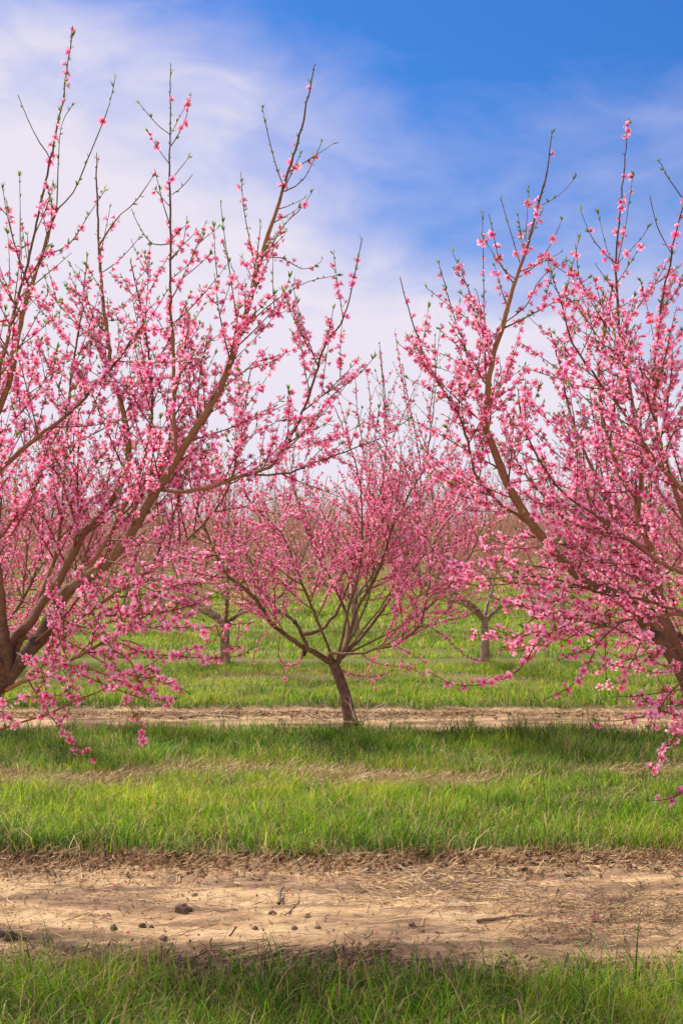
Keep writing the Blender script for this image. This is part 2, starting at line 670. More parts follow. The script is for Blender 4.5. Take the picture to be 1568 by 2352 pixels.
def withered_template(seed, lod=0):
    r_ = random.Random(seed)
    V, F, C = [], [], []
    n = 0
    for k in range(9 if lod == 0 else 4):
        d = unit((r_.uniform(-1, 1), r_.uniform(-1, 1), r_.uniform(-.1, 1.2)))
        e = unit(np.cross(d, (r_.uniform(-1, 1), r_.uniform(-1, 1), r_.uniform(-1, 1))))
        l, w = r_.uniform(.35, .8), r_.uniform(.08, .2)
        c = r_.choice(SALMON if lod else [(.62, .34, .12), (.50, .20, .07), (.70, .42, .22), (.45, .09, .04), (.68, .28, .16)])
        V.append(np.array([e * w * .4, -e * w * .4, d * l * .6 + e * w, d * l - e * w * .7]))
        C += [(0.34, .07, .03)] * 2 + [c] * 2
        F += [(n, n + 1, n + 3), (n, n + 3, n + 2)]
        n += 4
    return np.vstack(V), np.array(F), np.array(C), np.zeros(n)


def leaf_template(seed, k=3):
    r_ = random.Random(seed)
    V, F, C = [], [], []
    n = 0
    for i in range(k):
        a, sp = r_.uniform(0, 6.28), r_.uniform(.12, .6)
        d = np.array((math.cos(a) * sp, math.sin(a) * sp, 1.0))
        d = unit(d)
        e = unit(np.cross(d, (math.cos(a + .3), math.sin(a + .3), 0.2)))
        up = np.cross(e, d)
        l, w = r_.uniform(.65, 1.0), r_.uniform(.09, .14)
        ps = [e * w * .4, -e * w * .4, d * l * .5 + e * w + up * .05, d * l * .5 - up * .03, d * l * .5 - e * w + up * .05, d * l + up * r_.uniform(-.1, .15)]
        V.append(np.array(ps))
        g = r_.choice([(.16, .30, .03), (.24, .38, .05), (.11, .23, .03), (.30, .36, .06)])
        C += [tuple(np.array(g) * .8)] * 2 + [g] * 4
        F += [(n, n + 3, n + 2), (n, n + 1, n + 3), (n + 1, n + 4, n + 3), (n + 2, n + 3, n + 5), (n + 3, n + 4, n + 5)]
        n += 6
    return np.vstack(V), np.array(F), np.array(C), np.ones(n) * .3


FL = {0: [flower_template(0, t, c, p, s) for t, c, p, s in ((.12, .15, 5, 1), (.35, .25, 5, 2), (.62, .30, 5, 3), (.9, .1, 5, 4), (.25, -.15, 5, 5), (.5, .2, 4, 6), (.05, -.2, 5, 7))],
      1: [flower_template(1, t, c, p, s) for t, c, p, s in ((.12, .15, 5, 1), (.4, .25, 5, 2), (.75, .2, 5, 3), (.3, -.1, 4, 5))],
      2: [flower_template(2, t, c, p, s) for t, c, p, s in ((.3, .1, 5, 1), (.7, .1, 5, 2), (.4, .1, 3, 3))]}
BUD = [bud_template()]
WITH = [withered_template(s) for s in range(5)]
WITH2 = [withered_template(s, 1) for s in range(4)]
LEAF = [leaf_template(s, 2 + s % 3) for s in range(6)]


def scatter(temps, pos, nrm, size, tint, pale=None):
    """Set a random template on every point, its axis along nrm. Triangles."""
    pos, nrm, size, tint = map(lambda a: np.asarray(a, float), (pos, nrm, size, tint))
    n = len(pos)
    which = rng.integers(0, len(temps), n)
    spin = rng.uniform(0, 2 * math.pi, n)
    w = unit(nrm)
    ref = np.where(np.abs(w[:, 2:3]) < .85, np.array((0, 0, 1.0)), np.array((1.0, 0, 0)))
    u = unit(np.cross(w, ref))
    v = np.cross(w, u)
    cu, su = np.cos(spin)[:, None], np.sin(spin)[:, None]
    u, v = u * cu + v * su, v * cu - u * su
    VV, FF, CC, off = [], [], [], 0
    for k, (tv, tf, tcx, tw) in enumerate(temps):
        s = np.where(which == k)[0]
        if not len(s):
            continue
        m = len(tv)
        q = pos[s, None, :] + size[s, None, None] * (tv[None, :, 0:1] * u[s, None, :] + tv[None, :, 1:2] * v[s, None, :] + tv[None, :, 2:3] * w[s, None, :])
        VV.append(q.reshape(-1, 3))
        FF.append((tf[None] + (off + np.arange(len(s)) * m)[:, None, None]).reshape(-1, 3))
        wgt = tw[None, :, None]
        c = tcx[None] * (1 - wgt + wgt * tint[s, None, :])
        if pale is not None:
            pw = wgt * pale[s, None, None]
            c = c * (1 - pw) + np.array((.92, .66, .72)) * pw
        CC.append(c.reshape(-1, 3))
        off += len(s) * m
    return np.vstack(VV), np.vstack(FF), np.clip(np.vstack(CC), 0, .97)


# ---------------------------------------------------------------- growth
def grow(p0, d0, length, up, wob, step=0.05):
    n = max(3, int(length / step))
    st = length / n
    p, d = np.array(p0, float), unit(d0)
    pts = [p.copy()]
    w = rng.normal(0, wob, 3)
    for i in range(n):
        w = w * 0.7 + rng.normal(0, wob, 3) * .6
        d = unit(d + np.array((0, 0, up)) * st + w * st)
        p = p + d * st
        pts.append(p.copy())
    return np.array(pts)


class TreeGen:
    """Collects limbs, twigs and everything that grows on the twigs of one tree (local coordinates)."""

    def __init__(self, base, lod=0, bloom=1.0, withered=0.10, leafy=1.0, top=3.9, twig_cols=None, spacing=0.026, size=1.0):
        self.base = np.asarray(base, float)
        self.lod, self.bloom, self.withered, self.leafy, self.top = lod, bloom, withered, leafy, top
        self.limbs, self.twigs = [], Tubes()
        self.fl, self.bu, self.wi, self.le = [], [], [], []
        self.spacing, self.size = spacing, size
        self.sides = (5, 4, 3)[lod]
        self.count = 0

    def clothe(self, pts, start=0.12, dens=1.0, leaf=1.0):
        """Blossoms, buds, withered blossoms and leaf tufts on the nodes of a twig."""
        s = np.concatenate(([0], np.cumsum(np.linalg.norm(np.diff(pts, axis=0), axis=1))))
        L_ = s[-1]
        if L_ < 0.06:
            return
        t = unit(np.gradient(pts, axis=0))
        u = L_ * start + rng.uniform(0, self.spacing)
        while u < L_:
            p = np.array([np.interp(u, s, pts[:, k]) for k in range(3)])
            d = unit(np.array([np.interp(u, s, t[:, k]) for k in range(3)]))
            h = p[2] / self.top
            # few blossoms on the topmost shoots, many low down
            dn = dens * self.bloom * float(np.clip(1.15 - 1.3 * max(0.0, h - .58) / .42, .24, 1.0))
            patch = 0.55 + 0.9 * float(fbm(np.array(p[0] * 2.3 + p[1] * 3.1), np.array(p[2] * 2.7 + p[1]), 2))
            end = u / L_
            if end > .88:
                dn *= .45
            if rng.random() < dn * patch:
                for _ in range(1 if rng.random() < .45 else 2):
                    side = unit(rng.normal(0, 1, 3))
                    side = unit(side - d * side.dot(d) + d * rng.uniform(-.1, .5) + np.array((0, 0, rng.uniform(-.15, .3))))
                    r = rng.random()
                    q = p + side * (0.010 * self.size)
                    if r < self.withered:
                        self.wi.append((q, side, rng.uniform(.011, .019) * self.size))
                    elif r < self.withered + .07 + (.10 if end > .8 else 0):
                        self.bu.append((p + side * .004, side, rng.uniform(.007, .011) * self.size))
                    else:
                        self.fl.append((q, side, rng.uniform(.0155, .0232) * self.size))
            if rng.random() < .36 * self.leafy * leaf * (0.25 + 1.5 * h):
                side = unit(rng.normal(0, 1, 3))
                side = unit(side - d * side.dot(d) + d * 1.3 + np.array((0, 0, .35)))
                self.le.append((p, side, rng.uniform(.016, .036)))
            u += self.spacing * rng.uniform(.7, 1.5)
        if self.leafy > 0 and rng.random() < .8:
            self.le.append((pts[-1], t[-1] + np.array((0, 0, .2)), rng.uniform(.022, .042)))

    def twig(self, pts, r0, r1, dens=1.0, leaf=1.0, start=.12):
        n = len(pts)
        z = pts[:, 2].mean() / self.top
        red = np.array((.20, .055, .030))
        brown = np.array((.15, .075, .040))
        olive = np.array((.17, .115, .035))
        k = rng.random()
        c = red * (1 - k) + brown * k
        if z > .6:
            c = c * .6 + olive * .4
        if self.lod == 2:
            c = c * .4 + np.array((.34, .20, .13))
        g = np.linspace(0, 1, n)[:, None]
        colr = c[None, :] * (1 - g * .25) * rng.uniform(.8, 1.25)
        self.twigs.add(pts, np.linspace(r0, r1, n), self.sides, colr, jitter=.10 if self.lod < 2 else 0)
        self.clothe(pts, start, dens, leaf)
        self.count += 1

    def limb(self, pts, r0, r1, age=0.0, sides=None):
        """A scaffold limb; pts in local coordinates."""
        pts = resample(pts, .035 if self.lod == 0 else .07)
        if len(self.limbs):
            r0 = r0 * .86
        n = len(pts)
        pts[1:-1] += rng.normal(0, .0018 if self.lod == 0 else .003, (n - 2, 3))
        rad = r0 + (r1 - r0) * np.linspace(0, 1, n) ** .8
        rad = rad * (1 + .10 * np.sin(np.linspace(0, n * .31, n) + rng.uniform(0, 6)) * np.linspace(1, .4, n))
        if not len(self.limbs):
            rad = rad * (1 + .42 * np.exp(-pts[:, 2].clip(0) / .07))     # root flare
        self.limbs.append((pts, rad, age))
        thin = np.where(rad < .0072)[0]
        if len(thin) > 6:
            self.clothe(pts[thin[0]:], .02, .75)
        return pts, rad

    def branch_out(self, pts, rad, a=.1, b=1.0, every=.11, lmin=.3, lmax=.85, up=.9, dens=1.0, sub=True, spread=1.0, droop=0.0, side=None, hmin=None):
        s = np.concatenate(([0], np.cumsum(np.linalg.norm(np.diff(pts, axis=0), axis=1))))
        t = unit(np.gradient(pts, axis=0))
        u, end = s[-1] * a, s[-1] * b
        while u < end:
            p = np.array([np.interp(u, s, pts[:, k]) for k in range(3)])
            d = unit(np.array([np.interp(u, s, t[:, k]) for k in range(3)]))
            rr = float(np.interp(u, s, rad))
            q = rng.normal(0, 1, 3)
            q = unit(q - d * q.dot(d))
            if side is not None:
                q = unit(q + np.asarray(side) * rng.uniform(.3, 1.2))
            dirn = unit(d * rng.uniform(.45, 1.0) + q * spread * rng.uniform(.6, 1.1) + np.array((0, 0, rng.uniform(0, .35) - droop)))
            frac = u / s[-1]
            ln = rng.uniform(lmin, lmax) * (1.05 - .55 * frac)
            # keep the skyline of the shoots open
            if p[2] > self.top * .70:
                ln *= .62
            upk = (up - droop * 1.6) * rng.uniform(.5, 1.4)
            w = grow(p, dirn, ln, upk, .5)
            r0 = min(rr * .6, .0022 + .0045 * ln)
            w[:, 2] = np.maximum(w[:, 2], .78 if self.lod == 0 else .36)
            self.twig(w, r0, .0013, dens)
            if sub and ln > .32:
                m = int(ln / .105)
                for k in range(m):
                    if rng.random() < .2:
                        continue
                    f = rng.uniform(.12, .85)
                    i_ = int(f * (len(w) - 1))
                    dd = unit(w[min(i_ + 1, len(w) - 1)] - w[i_])
                    q2 = rng.normal(0, 1, 3)
                    q2 = unit(q2 - dd * q2.dot(dd))
                    l2 = rng.uniform(.12, .40) * (1.1 - f * .5)
                    if p[2] > self.top * .72:
                        l2 *= .6
                    w2 = grow(w[i_], dd * .8 + q2 * .75 + np.array((0, 0, .25)), l2, up * .7 - droop, .55)
                    w2[:, 2] = np.maximum(w2[:, 2], .74 if self.lod == 0 else .33)
                    self.twig(w2, .0024, .0011, dens)
            u += every * rng.uniform(.6, 1.45)

    # ---- objects
    def limb_mesh(self, idx, name='limb'):
        tb = Tubes()
        pts, rad, age = self.limbs[idx]
        g = np.clip((0.034 - rad) / 0.020, 0, 1) * (.85 if self.lod == 0 else .3) + age
        th = np.clip((0.0085 - rad) / 0.004, 0, 1)
        tb.add(pts, rad, (12, 9, 6)[self.lod], np.stack((np.clip(g, 0, 1), th, th * 0), 1), jitter=.018, cap=True)
        return tb.mesh(name)

    def tint(self, n):
        k = rng.normal(0, 1, (n, 1))
        t = 1 + np.hstack((k * .02, k * .17 + rng.normal(0, .10, (n, 1)), k * .11 + rng.normal(0, .06, (n, 1))))
        pale = np.clip(rng.normal(.02, .25, n), 0, .75) ** 1.1
        return np.clip(t, .45, 1.6), pale

    def crown_meshes(self):
        out = {'twigs': (self.twigs.mesh('twigs'), M_TWIG)}
        lod = self.lod

        def arr(lst):
            return np.array([a[0] for a in lst]), np.array([a[1] for a in lst]), np.array([a[2] for a in lst])
        Vs, Fs, Cs, off = [], [], [], 0
        for lst, tm in ((self.fl, FL[lod]), (self.bu, BUD)):
            if not lst:
                continue
            p, d, s = arr(lst)
            ti, pale = self.tint(len(p))
            v, f, c = scatter(tm, p, d, s, ti, pale)
            Vs.append(v); Fs.append(f + off); Cs.append(c)
            off += len(v)
        if Vs:
            out['blossoms'] = (new_mesh('blossoms', np.vstack(Vs), np.vstack(Fs), np.vstack(Cs), True), M_PETAL)
        if self.wi:
            p, d, s = arr(self.wi)
            v, f, c = scatter(WITH if lod == 0 else WITH2, p, d, s, np.ones((len(p), 3)))
            out['withered_blossoms'] = (new_mesh('withered_blossoms', v, f, c), M_PETAL)
        if self.le:
            p, d, s = arr(self.le)
            v, f, c = scatter(LEAF, p, d, s, np.clip(rng.normal(1, .2, (len(p), 1)), .5, 1.5) * np.ones((1, 3)))
            out['leaves'] = (new_mesh('leaves', v, f, c, True), M_LEAF)
        return out

    def build(self, label, group, trunk_idx=0, bark=M_BARK, cat='tree'):
        root = empty('peach_tree', tuple(self.base))
        tag(root, label, cat, group)
        for i in range(len(self.limbs)):
            nm = 'trunk' if i == trunk_idx else 'limb'
            link(nm, self.limb_mesh(i, nm), bark, root)
        for nm, (me, mt) in self.crown_meshes().items():
            link(nm, me, mt, root)
        return root


GROUP_NEAR = 'blossoming peach trees of the orchard'


def stub(root, base, p, d, r, ln, dark=True, name='pruned_stub'):
    tb = Tubes()
    p = np.asarray(p) - base
    d = unit(d)
    pts = np.array([p, p + d * ln * .5, p + d * ln])
    c = np.array((0.0, 0.0, 0.0))
    tb.add(pts, np.array((r * 1.25, r, r * .92)), 9, c, jitter=.05, cap=True)
    link(name, tb.mesh(name), M_STUB if dark else M_BARKG, root)


def mat_stub():
    m, nt, N, L, out = mat_new('old_pruning_cut')
    tc = N('ShaderNodeTexCoord')
    n = N('ShaderNodeTexNoise')
    n.inputs['Scale'].default_value = 60
    L(tc.outputs['Object'], n.inputs['Vector'])
    r = N('ShaderNodeValToRGB')
    r.color_ramp.elements[0].color = (.012, .010, .009, 1)
    r.color_ramp.elements[1].color = (.09, .07, .055, 1)
    L(n.outputs['Fac'], r.inputs[0])
    pr = N('ShaderNodeBsdfPrincipled')
    pr.inputs['Roughness'].default_value = .9
    L(r.outputs[0], pr.inputs['Base Color'])
    L(pr.outputs[0], out.inputs[0])
    return m


M_STUB = mat_stub()


def path(px, y0, y1, base):
    """Sight-line pixels to local points; the distance runs from y0 to y1 along the limb."""
    n = len(px)
    ys = np.interp(np.arange(n), (0, n - 1), (y0, y1)) if np.isscalar(y0) else y0
    return np.array([P(a, b, y) for (a, b), y in zip(px, ys)]) - base


# ---- near left tree
def left_tree():
    bx, by = -1.90, 5.90
    base = np.array((bx, by, float(gz(bx, by)) - .03))
    T = TreeGen(base, 0, top=4.0, withered=.17)
    fork = P(16, 1552, 5.9) - base
    trunk = [(0, 0, 0), (.02, 0, .25), (.07, 0, .6), tuple(fork * .8 + np.array((.06, 0, .15)) * .8), tuple(fork + np.array((0, 0, .0)))]
    trunk = np.array([(0, 0, 0), (.01, .0, .25), (fork[0] * .30, 0, fork[2] * .62), (fork[0] * .66, 0, fork[2] * .87), tuple(fork)])
    T.limb(trunk, .072, .050)
    L_ = {}

    def lim(key, px, y0, y1, r0, r1, **k):
        L_[key] = T.limb(path(px, y0, y1, base), r0, r1)
        if k:
            T.branch_out(*L_[key], **k)
        return L_[key]
    lim('A', [(14, 1556), (17, 1514), (6, 1444), (-2, 1332), (-30, 1200), (-35, 1080), (-15, 980), (10, 909), (25, 869), (40, 784), (65, 680), (95, 590), (120, 510), (131, 480)], 5.9, 5.6, .036, .006, a=.25, every=0.095, lmin=.3, lmax=.8)
    lim('T1', [(-15, 980), (0, 850), (15, 800), (30, 725), (55, 640), (75, 560), (95, 465), (115, 370), (135, 280), (147, 215), (160, 130), (167, 60)], 5.72, 5.5, .011, .002, a=.05, b=.62, every=0.105, lmin=.2, lmax=.6)
    lim('B', [(22, 1545), (28, 1472), (70, 1430), (95, 1388), (126, 1349), (151, 1304), (174, 1259), (190, 1228), (207, 1209), (235, 1179), (265, 1140), (290, 1080), (297, 1040), (285, 954), (270, 899), (255, 849), (250, 784), (238, 700), (226, 540), (222, 360)], 5.9, 6.9, .032, .003, a=.2, b=.85, every=0.085, lmin=.3, lmax=.85)
    C = lim('C', [(20, 1558), (53, 1514), (95, 1461), (112, 1433), (140, 1371), (168, 1349), (202, 1326), (236, 1298), (264, 1273), (292, 1234), (320, 1192), (360, 1124), (400, 1064), (450, 984), (485, 929), (515, 869), (545, 784), (580, 670), (600, 585), (630, 500), (650, 430), (680, 340), (700, 260), (722, 148)], 5.9, 5.75, .039, .0022, a=.28, b=.86, every=0.071, lmin=.25, lmax=.75)
    lim('V', [(408, 1052), (403, 1024), (400, 934), (397, 784), (392, 700), (392, 520), (390, 380), (392, 190), (392, 152)], 5.83, 5.85, .0115, .002, a=.05, b=.75, every=0.081, lmin=.22, lmax=.6)
    lim('D', [(368, 1124), (430, 1129), (500, 1114), (550, 1094), (625, 1069), (665, 1009), (700, 934), (725, 859), (750, 784), (785, 740), (810, 650), (830, 552)], 5.84, 5.45, .0125, .0018, a=.15, b=.85, every=0.095, lmin=.2, lmax=.55)
    lim('D2', [(560, 1092), (659, 1087), (715, 1066), (795, 1037), (862, 1010), (903, 989), (939, 962)], 5.62, 5.2, .006, .0015, a=.2, every=0.123, lmin=.12, lmax=.35, sub=False)
    lim('E', [(15, 1585), (60, 1562), (106, 1548), (140, 1528), (182, 1506), (224, 1483), (266, 1455), (308, 1430), (342, 1410)], 5.88, 5.1, .013, .004, a=.15, every=0.071, lmin=.25, lmax=.7, up=.2, droop=-.02)
    lim('H', [(-60, 1180), (-40, 1110), (0, 1079), (50, 1034), (100, 994), (175, 934), (225, 879), (275, 824), (300, 784), (330, 745)], 5.75, 5.1, .016, .003, a=.1, every=0.095, lmin=.25, lmax=.6)
    tw = lambda px, y0, y1, r0, r1=.0014, dens=1.0, **k: T.twig(resample(path(px, y0, y1, base), .05), r0, r1, dens, **k)
    tw([(-20, 1680), (0, 1676), (56, 1657), (112, 1640), (168, 1612), (224, 1590), (280, 1559), (322, 1539), (356, 1520)], 5.5, 4.9, .006, dens=.35)
    tw([(84, 1472), (140, 1424), (196, 1354), (238, 1290), (266, 1192)], 5.8, 5.5, .006, dens=.6)
    tw([(659, 1032), (704, 987), (738, 940), (772, 899), (817, 867), (858, 822)], 5.6, 5.3, .004)
    tw([(650, 1033), (670, 1028), (727, 1016), (772, 1003), (817, 982)], 5.6, 5.4, .003)
    tw([(131, 482), (135, 360), (142, 285), (165, 245)], 5.6, 5.55, .0032, dens=.5)
    tw([(131, 482), (170, 440), (200, 370), (225, 310), (250, 245), (265, 180)], 5.6, 5.5, .0035, dens=.12)
    tw([(120, 374), (105, 345), (90, 325), (65, 275), (42, 218)], 5.55, 5.4, .0028, dens=.02)
    tw([(392, 310), (365, 290), (340, 262), (322, 240)], 5.85, 5.8, .0022, dens=.02)
    tw([(393, 335), (415, 300), (430, 262), (438, 212)], 5.85, 5.8, .0026, dens=.5)
    tw([(392, 310), (402, 290), (420, 255), (435, 232)], 5.85, 5.95, .002, dens=.3)
    tw([(395, 447), (418, 430), (442, 402)], 5.85, 5.75, .0022, dens=.5)
    tw([(650, 425), (635, 385), (618, 320), (603, 250)], 5.7, 5.6, .003, dens=.12)
    tw([(652, 440), (690, 420), (715, 380), (738, 328)], 5.7, 5.75, .003, dens=.4)
    tw([(610, 590), (650, 520), (690, 480), (714, 445)], 5.74, 5.6, .003, dens=.9)
    tw([(600, 600), (640, 590), (700, 620), (738, 600)], 5.76, 5.6, .003, dens=.9)
    tw([(590, 640), (575, 560), (560, 480), (553, 395)], 5.78, 5.95, .0035, dens=1.0)
    tw([(545, 740), (530, 640), (518, 560), (507, 468)], 5.78, 5.6, .0032, dens=.6)
    tw([(555, 760), (620, 700), (700, 650), (776, 632)], 5.78, 5.5, .0035, dens=.8)
    tw([(230, 560), (270, 500), (310, 465), (350, 408)], 5.5, 5.3, .004, dens=.35)
    tw([(100, 590), (160, 560), (200, 500), (240, 440)], 5.6, 5.3, .003, dens=.9)
    tw([(390, 560), (350, 560), (320, 520), (302, 480)], 5.85, 5.6, .0028, dens=.4)
    tw([(390, 600), (420, 560), (430, 495)], 5.85, 5.9, .0026, dens=.2)
    tw([(30, 720), (45, 600), (47, 500), (46, 405)], 5.6, 5.7, .003, dens=.3)
    tw([(60, 650), (110, 560), (120, 470)], 5.6, 5.4, .003, dens=.7)
    for px in ([(140, 262), (147, 215), (155, 165), (160, 130), (166, 80)], [(120, 340), (128, 310), (135, 280)], [(391, 200), (392, 170)]):
        T.clothe(resample(path(px, 5.53, 5.5, base), .05), 0, 6.5)
    # strings of blossom hanging low in front
    tw([(224, 1483), (270, 1475), (330, 1500), (400, 1506), (470, 1512), (510, 1512)], 5.5, 5.0, .0035, dens=1.3)
    tw([(140, 1528), (200, 1535), (270, 1560), (330, 1590), (380, 1612), (402, 1608)], 5.6, 4.9, .0035, dens=1.1)
    tw([(308, 1430), (360, 1445), (420, 1440), (470, 1450)], 5.2, 4.9, .003, dens=.8)
    tw([(200, 1500), (280, 1545), (350, 1560), (430, 1588)], 5.4, 5.0, .003, dens=.6)
    tw([(140, 1528), (155, 1560), (165, 1612)], 5.6, 5.5, .002, dens=.1)
    for px, dn in (([(250, 1240), (350, 1245), (430, 1270), (525, 1275)], 1.3), ([(250, 1290), (325, 1300), (400, 1280), (450, 1295)], 1.2),
                   ([(175, 1390), (210, 1410), (240, 1450), (250, 1490)], .5), ([(280, 1450), (350, 1440), (450, 1442), (530, 1435), (575, 1430)], 1.4),
                   ([(250, 1430), (300, 1410), (350, 1375), (420, 1365)], 1.5), ([(280, 1470), (320, 1480), (350, 1510), (425, 1510), (525, 1510), (565, 1500)], 1.3),
                   ([(210, 1500), (260, 1495), (300, 1520), (320, 1565), (350, 1600), (400, 1610)], 1.5), ([(320, 1535), (360, 1545), (380, 1565), (430, 1590)], .9),
                   ([(150, 1470), (210, 1500), (280, 1510)], 1.2), ([(300, 1300), (310, 1350), (320, 1410), (300, 1450)], 1.5), ([(260, 1350), (300, 1350), (360, 1330), (400, 1340)], 1.3),
                   ([(60, 1540), (100, 1545), (160, 1575), (190, 1600)], 1.0), ([(10, 1610), (60, 1600), (110, 1604), (150, 1590)], .8), ([(-10, 1640), (20, 1650), (40, 1668)], 1.0),
                   ([(40, 1500), (80, 1520), (120, 1500), (150, 1510)], 1.4), ([(140, 1420), (190, 1440), (240, 1430), (290, 1440)], 1.2), ([(330, 1330), (380, 1350), (430, 1340), (500, 1360)], 1.0)):
        y0 = 5.55 + rng.uniform(-.1, .15)
        w = resample(path(px, y0, y0 - rng.uniform(.2, .6), base), .05)
        T.twig(w, .0038, .0014, dn)
        for j in range(2, len(w) - 2, 3):
            if rng.random() < .6:
                q = rng.normal(0, 1, 3)
                g_ = grow(w[j], unit(w[j + 1] - w[j]) * .8 + unit(q) * .8, rng.uniform(.08, .24), .1, 1.0)
                g_[:, 2] = np.maximum(g_[:, 2], w[:, 2].min() - .03)
                T.twig(g_, .0022, .0012, dn)
    # second scaffold outside the frame, so that the crown is whole
    for ang, rr, hh in ((150, 1.3, 3.4), (195, 1.5, 3.2), (240, 1.1, 2.9), (115, 1.0, 3.7)):
        a = R(ang)
        dx, dy = math.cos(a), math.sin(a)
        pts = [fork, fork + np.array((dx * .35, dy * .35, .35)), fork + np.array((dx * .8 * rr, dy * .8 * rr, 1.1)), np.array((fork[0] + dx * rr, dy * rr, hh))]
        l = T.limb(np.array(pts), .03, .003)
        T.branch_out(*l, a=.2, b=.85, every=0.123, lmin=.3, lmax=.7)
    # limbs reaching back from the fork fill the crown behind the big leaning limb
    for px, y1 in (([(30, 1530), (150, 1440), (300, 1340), (420, 1250), (520, 1130), (560, 960), (575, 850)], 6.9),
                   ([(25, 1530), (80, 1400), (130, 1260), (150, 1080), (160, 900), (190, 700), (200, 590)], 7.0),
                   ([(30, 1540), (120, 1420), (240, 1250), (330, 1060), (350, 900), (330, 740), (300, 600)], 6.5)):
        l = T.limb(path(px, 5.9, y1, base), .017, .003)
        T.branch_out(*l, a=.2, b=.95, every=0.076, lmin=.3, lmax=.85)
    root = T.build('large peach tree at the left edge, thick limb leaning right into the sky', GROUP_NEAR)
    stub(root, base, P(110, 1434, 5.88), (.25, -1, .1), .021, .045)
    stub(root, base, P(78, 1470, 5.88), (.3, -1, -.1), .021, .04)
    stub(root, base, P(185, 1232, 6.25), (-.2, -1, .3), .010, .02)
    stub(root, base, P(126, 1366, 6.1), (-.6, -.3, .9), .007, .05)
    return T


# ---- near right tree
def right_tree():
    bx, by = 1.80, 5.90
    base = np.array((bx, by, float(gz(bx, by)) - .03))
    T = TreeGen(base, 0, top=3.9, withered=.14, bloom=1.1)
    fork = P(1585, 1580, 5.9) - base
    T.limb(np.array([(0, 0, 0), (-.01, 0, .2), (fork[0] * .5, 0, .5), (fork[0] * .9, 0, fork[2] * .85), tuple(fork)]), .075, .050)

    def lim(px, y0, y1, r0, r1, **k):
        l = T.limb(path(px, y0, y1, base), r0, r1)
        if k:
            T.branch_out(*l, **k)
        return l
    lim([(1585, 1585), (1568, 1547), (1540, 1506), (1516, 1470), (1489, 1451), (1475, 1427), (1456, 1398), (1432, 1374), (1396, 1360), (1365, 1348), (1336, 1329), (1312, 1307), (1288, 1283), (1259, 1254), (1234, 1219), (1194, 1164), (1154, 1089), (1134, 1034), (1116, 984), (1116, 924), (1129, 834), (1141, 784), (1154, 750), (1169, 690), (1189, 625), (1214, 550), (1234, 475), (1254, 400), (1266, 308)], 5.9, 5.7, .041, .002, a=.42, b=.84, every=0.077, lmin=.25, lmax=.72)
    lim([(1228, 1213), (1190, 1185), (1150, 1160), (1094, 1094), (1080, 1040), (1055, 960), (1010, 885), (972, 815), (948, 740), (932, 690), (918, 636)], 5.88, 5.6, .010, .0018, a=.1, b=.8, every=0.087, lmin=.18, lmax=.5)
    lim([(1138, 1040), (1110, 970), (1088, 880), (1068, 800), (1048, 745), (1025, 670), (1007, 606)], 5.86, 6.1, .006, .0018, a=.1, b=.75, every=0.106, lmin=.15, lmax=.45)
    lim([(1575, 1530), (1540, 1460), (1525, 1422), (1516, 1386), (1513, 1350), (1490, 1250), (1464, 1194), (1459, 1144), (1429, 1104), (1409, 1049), (1389, 984), (1379, 934), (1375, 850), (1384, 787), (1391, 744), (1399, 698), (1406, 655)], 5.9, 6.6, .024, .005, a=.15, b=1.0, every=0.083, lmin=.25, lmax=.7)
    lim([(1464, 1190), (1472, 1060), (1460, 980), (1449, 909), (1434, 834), (1429, 815), (1423, 772), (1419, 729), (1416, 676), (1413, 612), (1417, 548), (1423, 484), (1429, 420), (1435, 356), (1440, 285)], 6.3, 5.9, .014, .002, a=.05, b=.62, every=0.077, lmin=.22, lmax=.6)
    lim([(1585, 1540), (1580, 1350), (1570, 1200), (1540, 1100), (1510, 1000), (1500, 900), (1505, 800), (1515, 719), (1521, 676), (1534, 623), (1542, 570), (1553, 527), (1564, 484), (1572, 440)], 5.9, 5.6, .022, .0022, a=.15, b=.8, every=0.077, lmin=.22, lmax=.65)
    lim([(1585, 1440), (1568, 1413), (1528, 1413), (1492, 1418), (1456, 1422), (1420, 1430), (1384, 1434), (1360, 1432), (1326, 1425), (1288, 1420), (1252, 1410), (1216, 1398), (1192, 1391), (1140, 1375)], 5.7, 4.9, .0095, .0018, a=.1, every=0.071, lmin=.15, lmax=.45, up=.2, droop=.12)
    lim([(1590, 1420), (1568, 1406), (1516, 1391), (1480, 1379), (1432, 1372), (1380, 1362), (1330, 1345), (1270, 1330), (1200, 1325), (1100, 1330), (1040, 1322)], 5.7, 5.2, .009, .0018, a=.1, every=0.083, lmin=.15, lmax=.45, up=.5)
    lim([(1590, 1330), (1568, 1317), (1535, 1302), (1504, 1286), (1468, 1254), (1420, 1225), (1360, 1180), (1290, 1130), (1240, 1060), (1200, 980), (1190, 900)], 5.6, 5.1, .012, .002, a=.05, every=0.083, lmin=.2, lmax=.55)
    lim([(1600, 1160), (1560, 1120), (1500, 1050), (1440, 960), (1370, 870), (1310, 780), (1290, 700), (1265, 630)], 5.7, 5.4, .012, .002, a=.05, b=.9, every=0.077, lmin=.2, lmax=.5)
    lim([(1580, 1550), (1520, 1400), (1440, 1250), (1370, 1100), (1310, 960), (1290, 860), (1262, 760)], 5.9, 7.0, .022, .003, a=.2, every=0.083, lmin=.3, lmax=.8)
    lim([(1580, 1550), (1500, 1430), (1380, 1300), (1280, 1180), (1200, 1080), (1150, 980)], 5.9, 6.9, .020, .003, a=.2, every=0.096, lmin=.3, lmax=.7)
    tw = lambda px, y0, y1, r0, r1=.0014, dens=1.0, **k: T.twig(resample(path(px, y0, y1, base), .05), r0, r1, dens, **k)
    T.clothe(resample(path([(1434, 330), (1437, 310), (1440, 288)], 5.9, 5.9, base), .03), 0, 9)
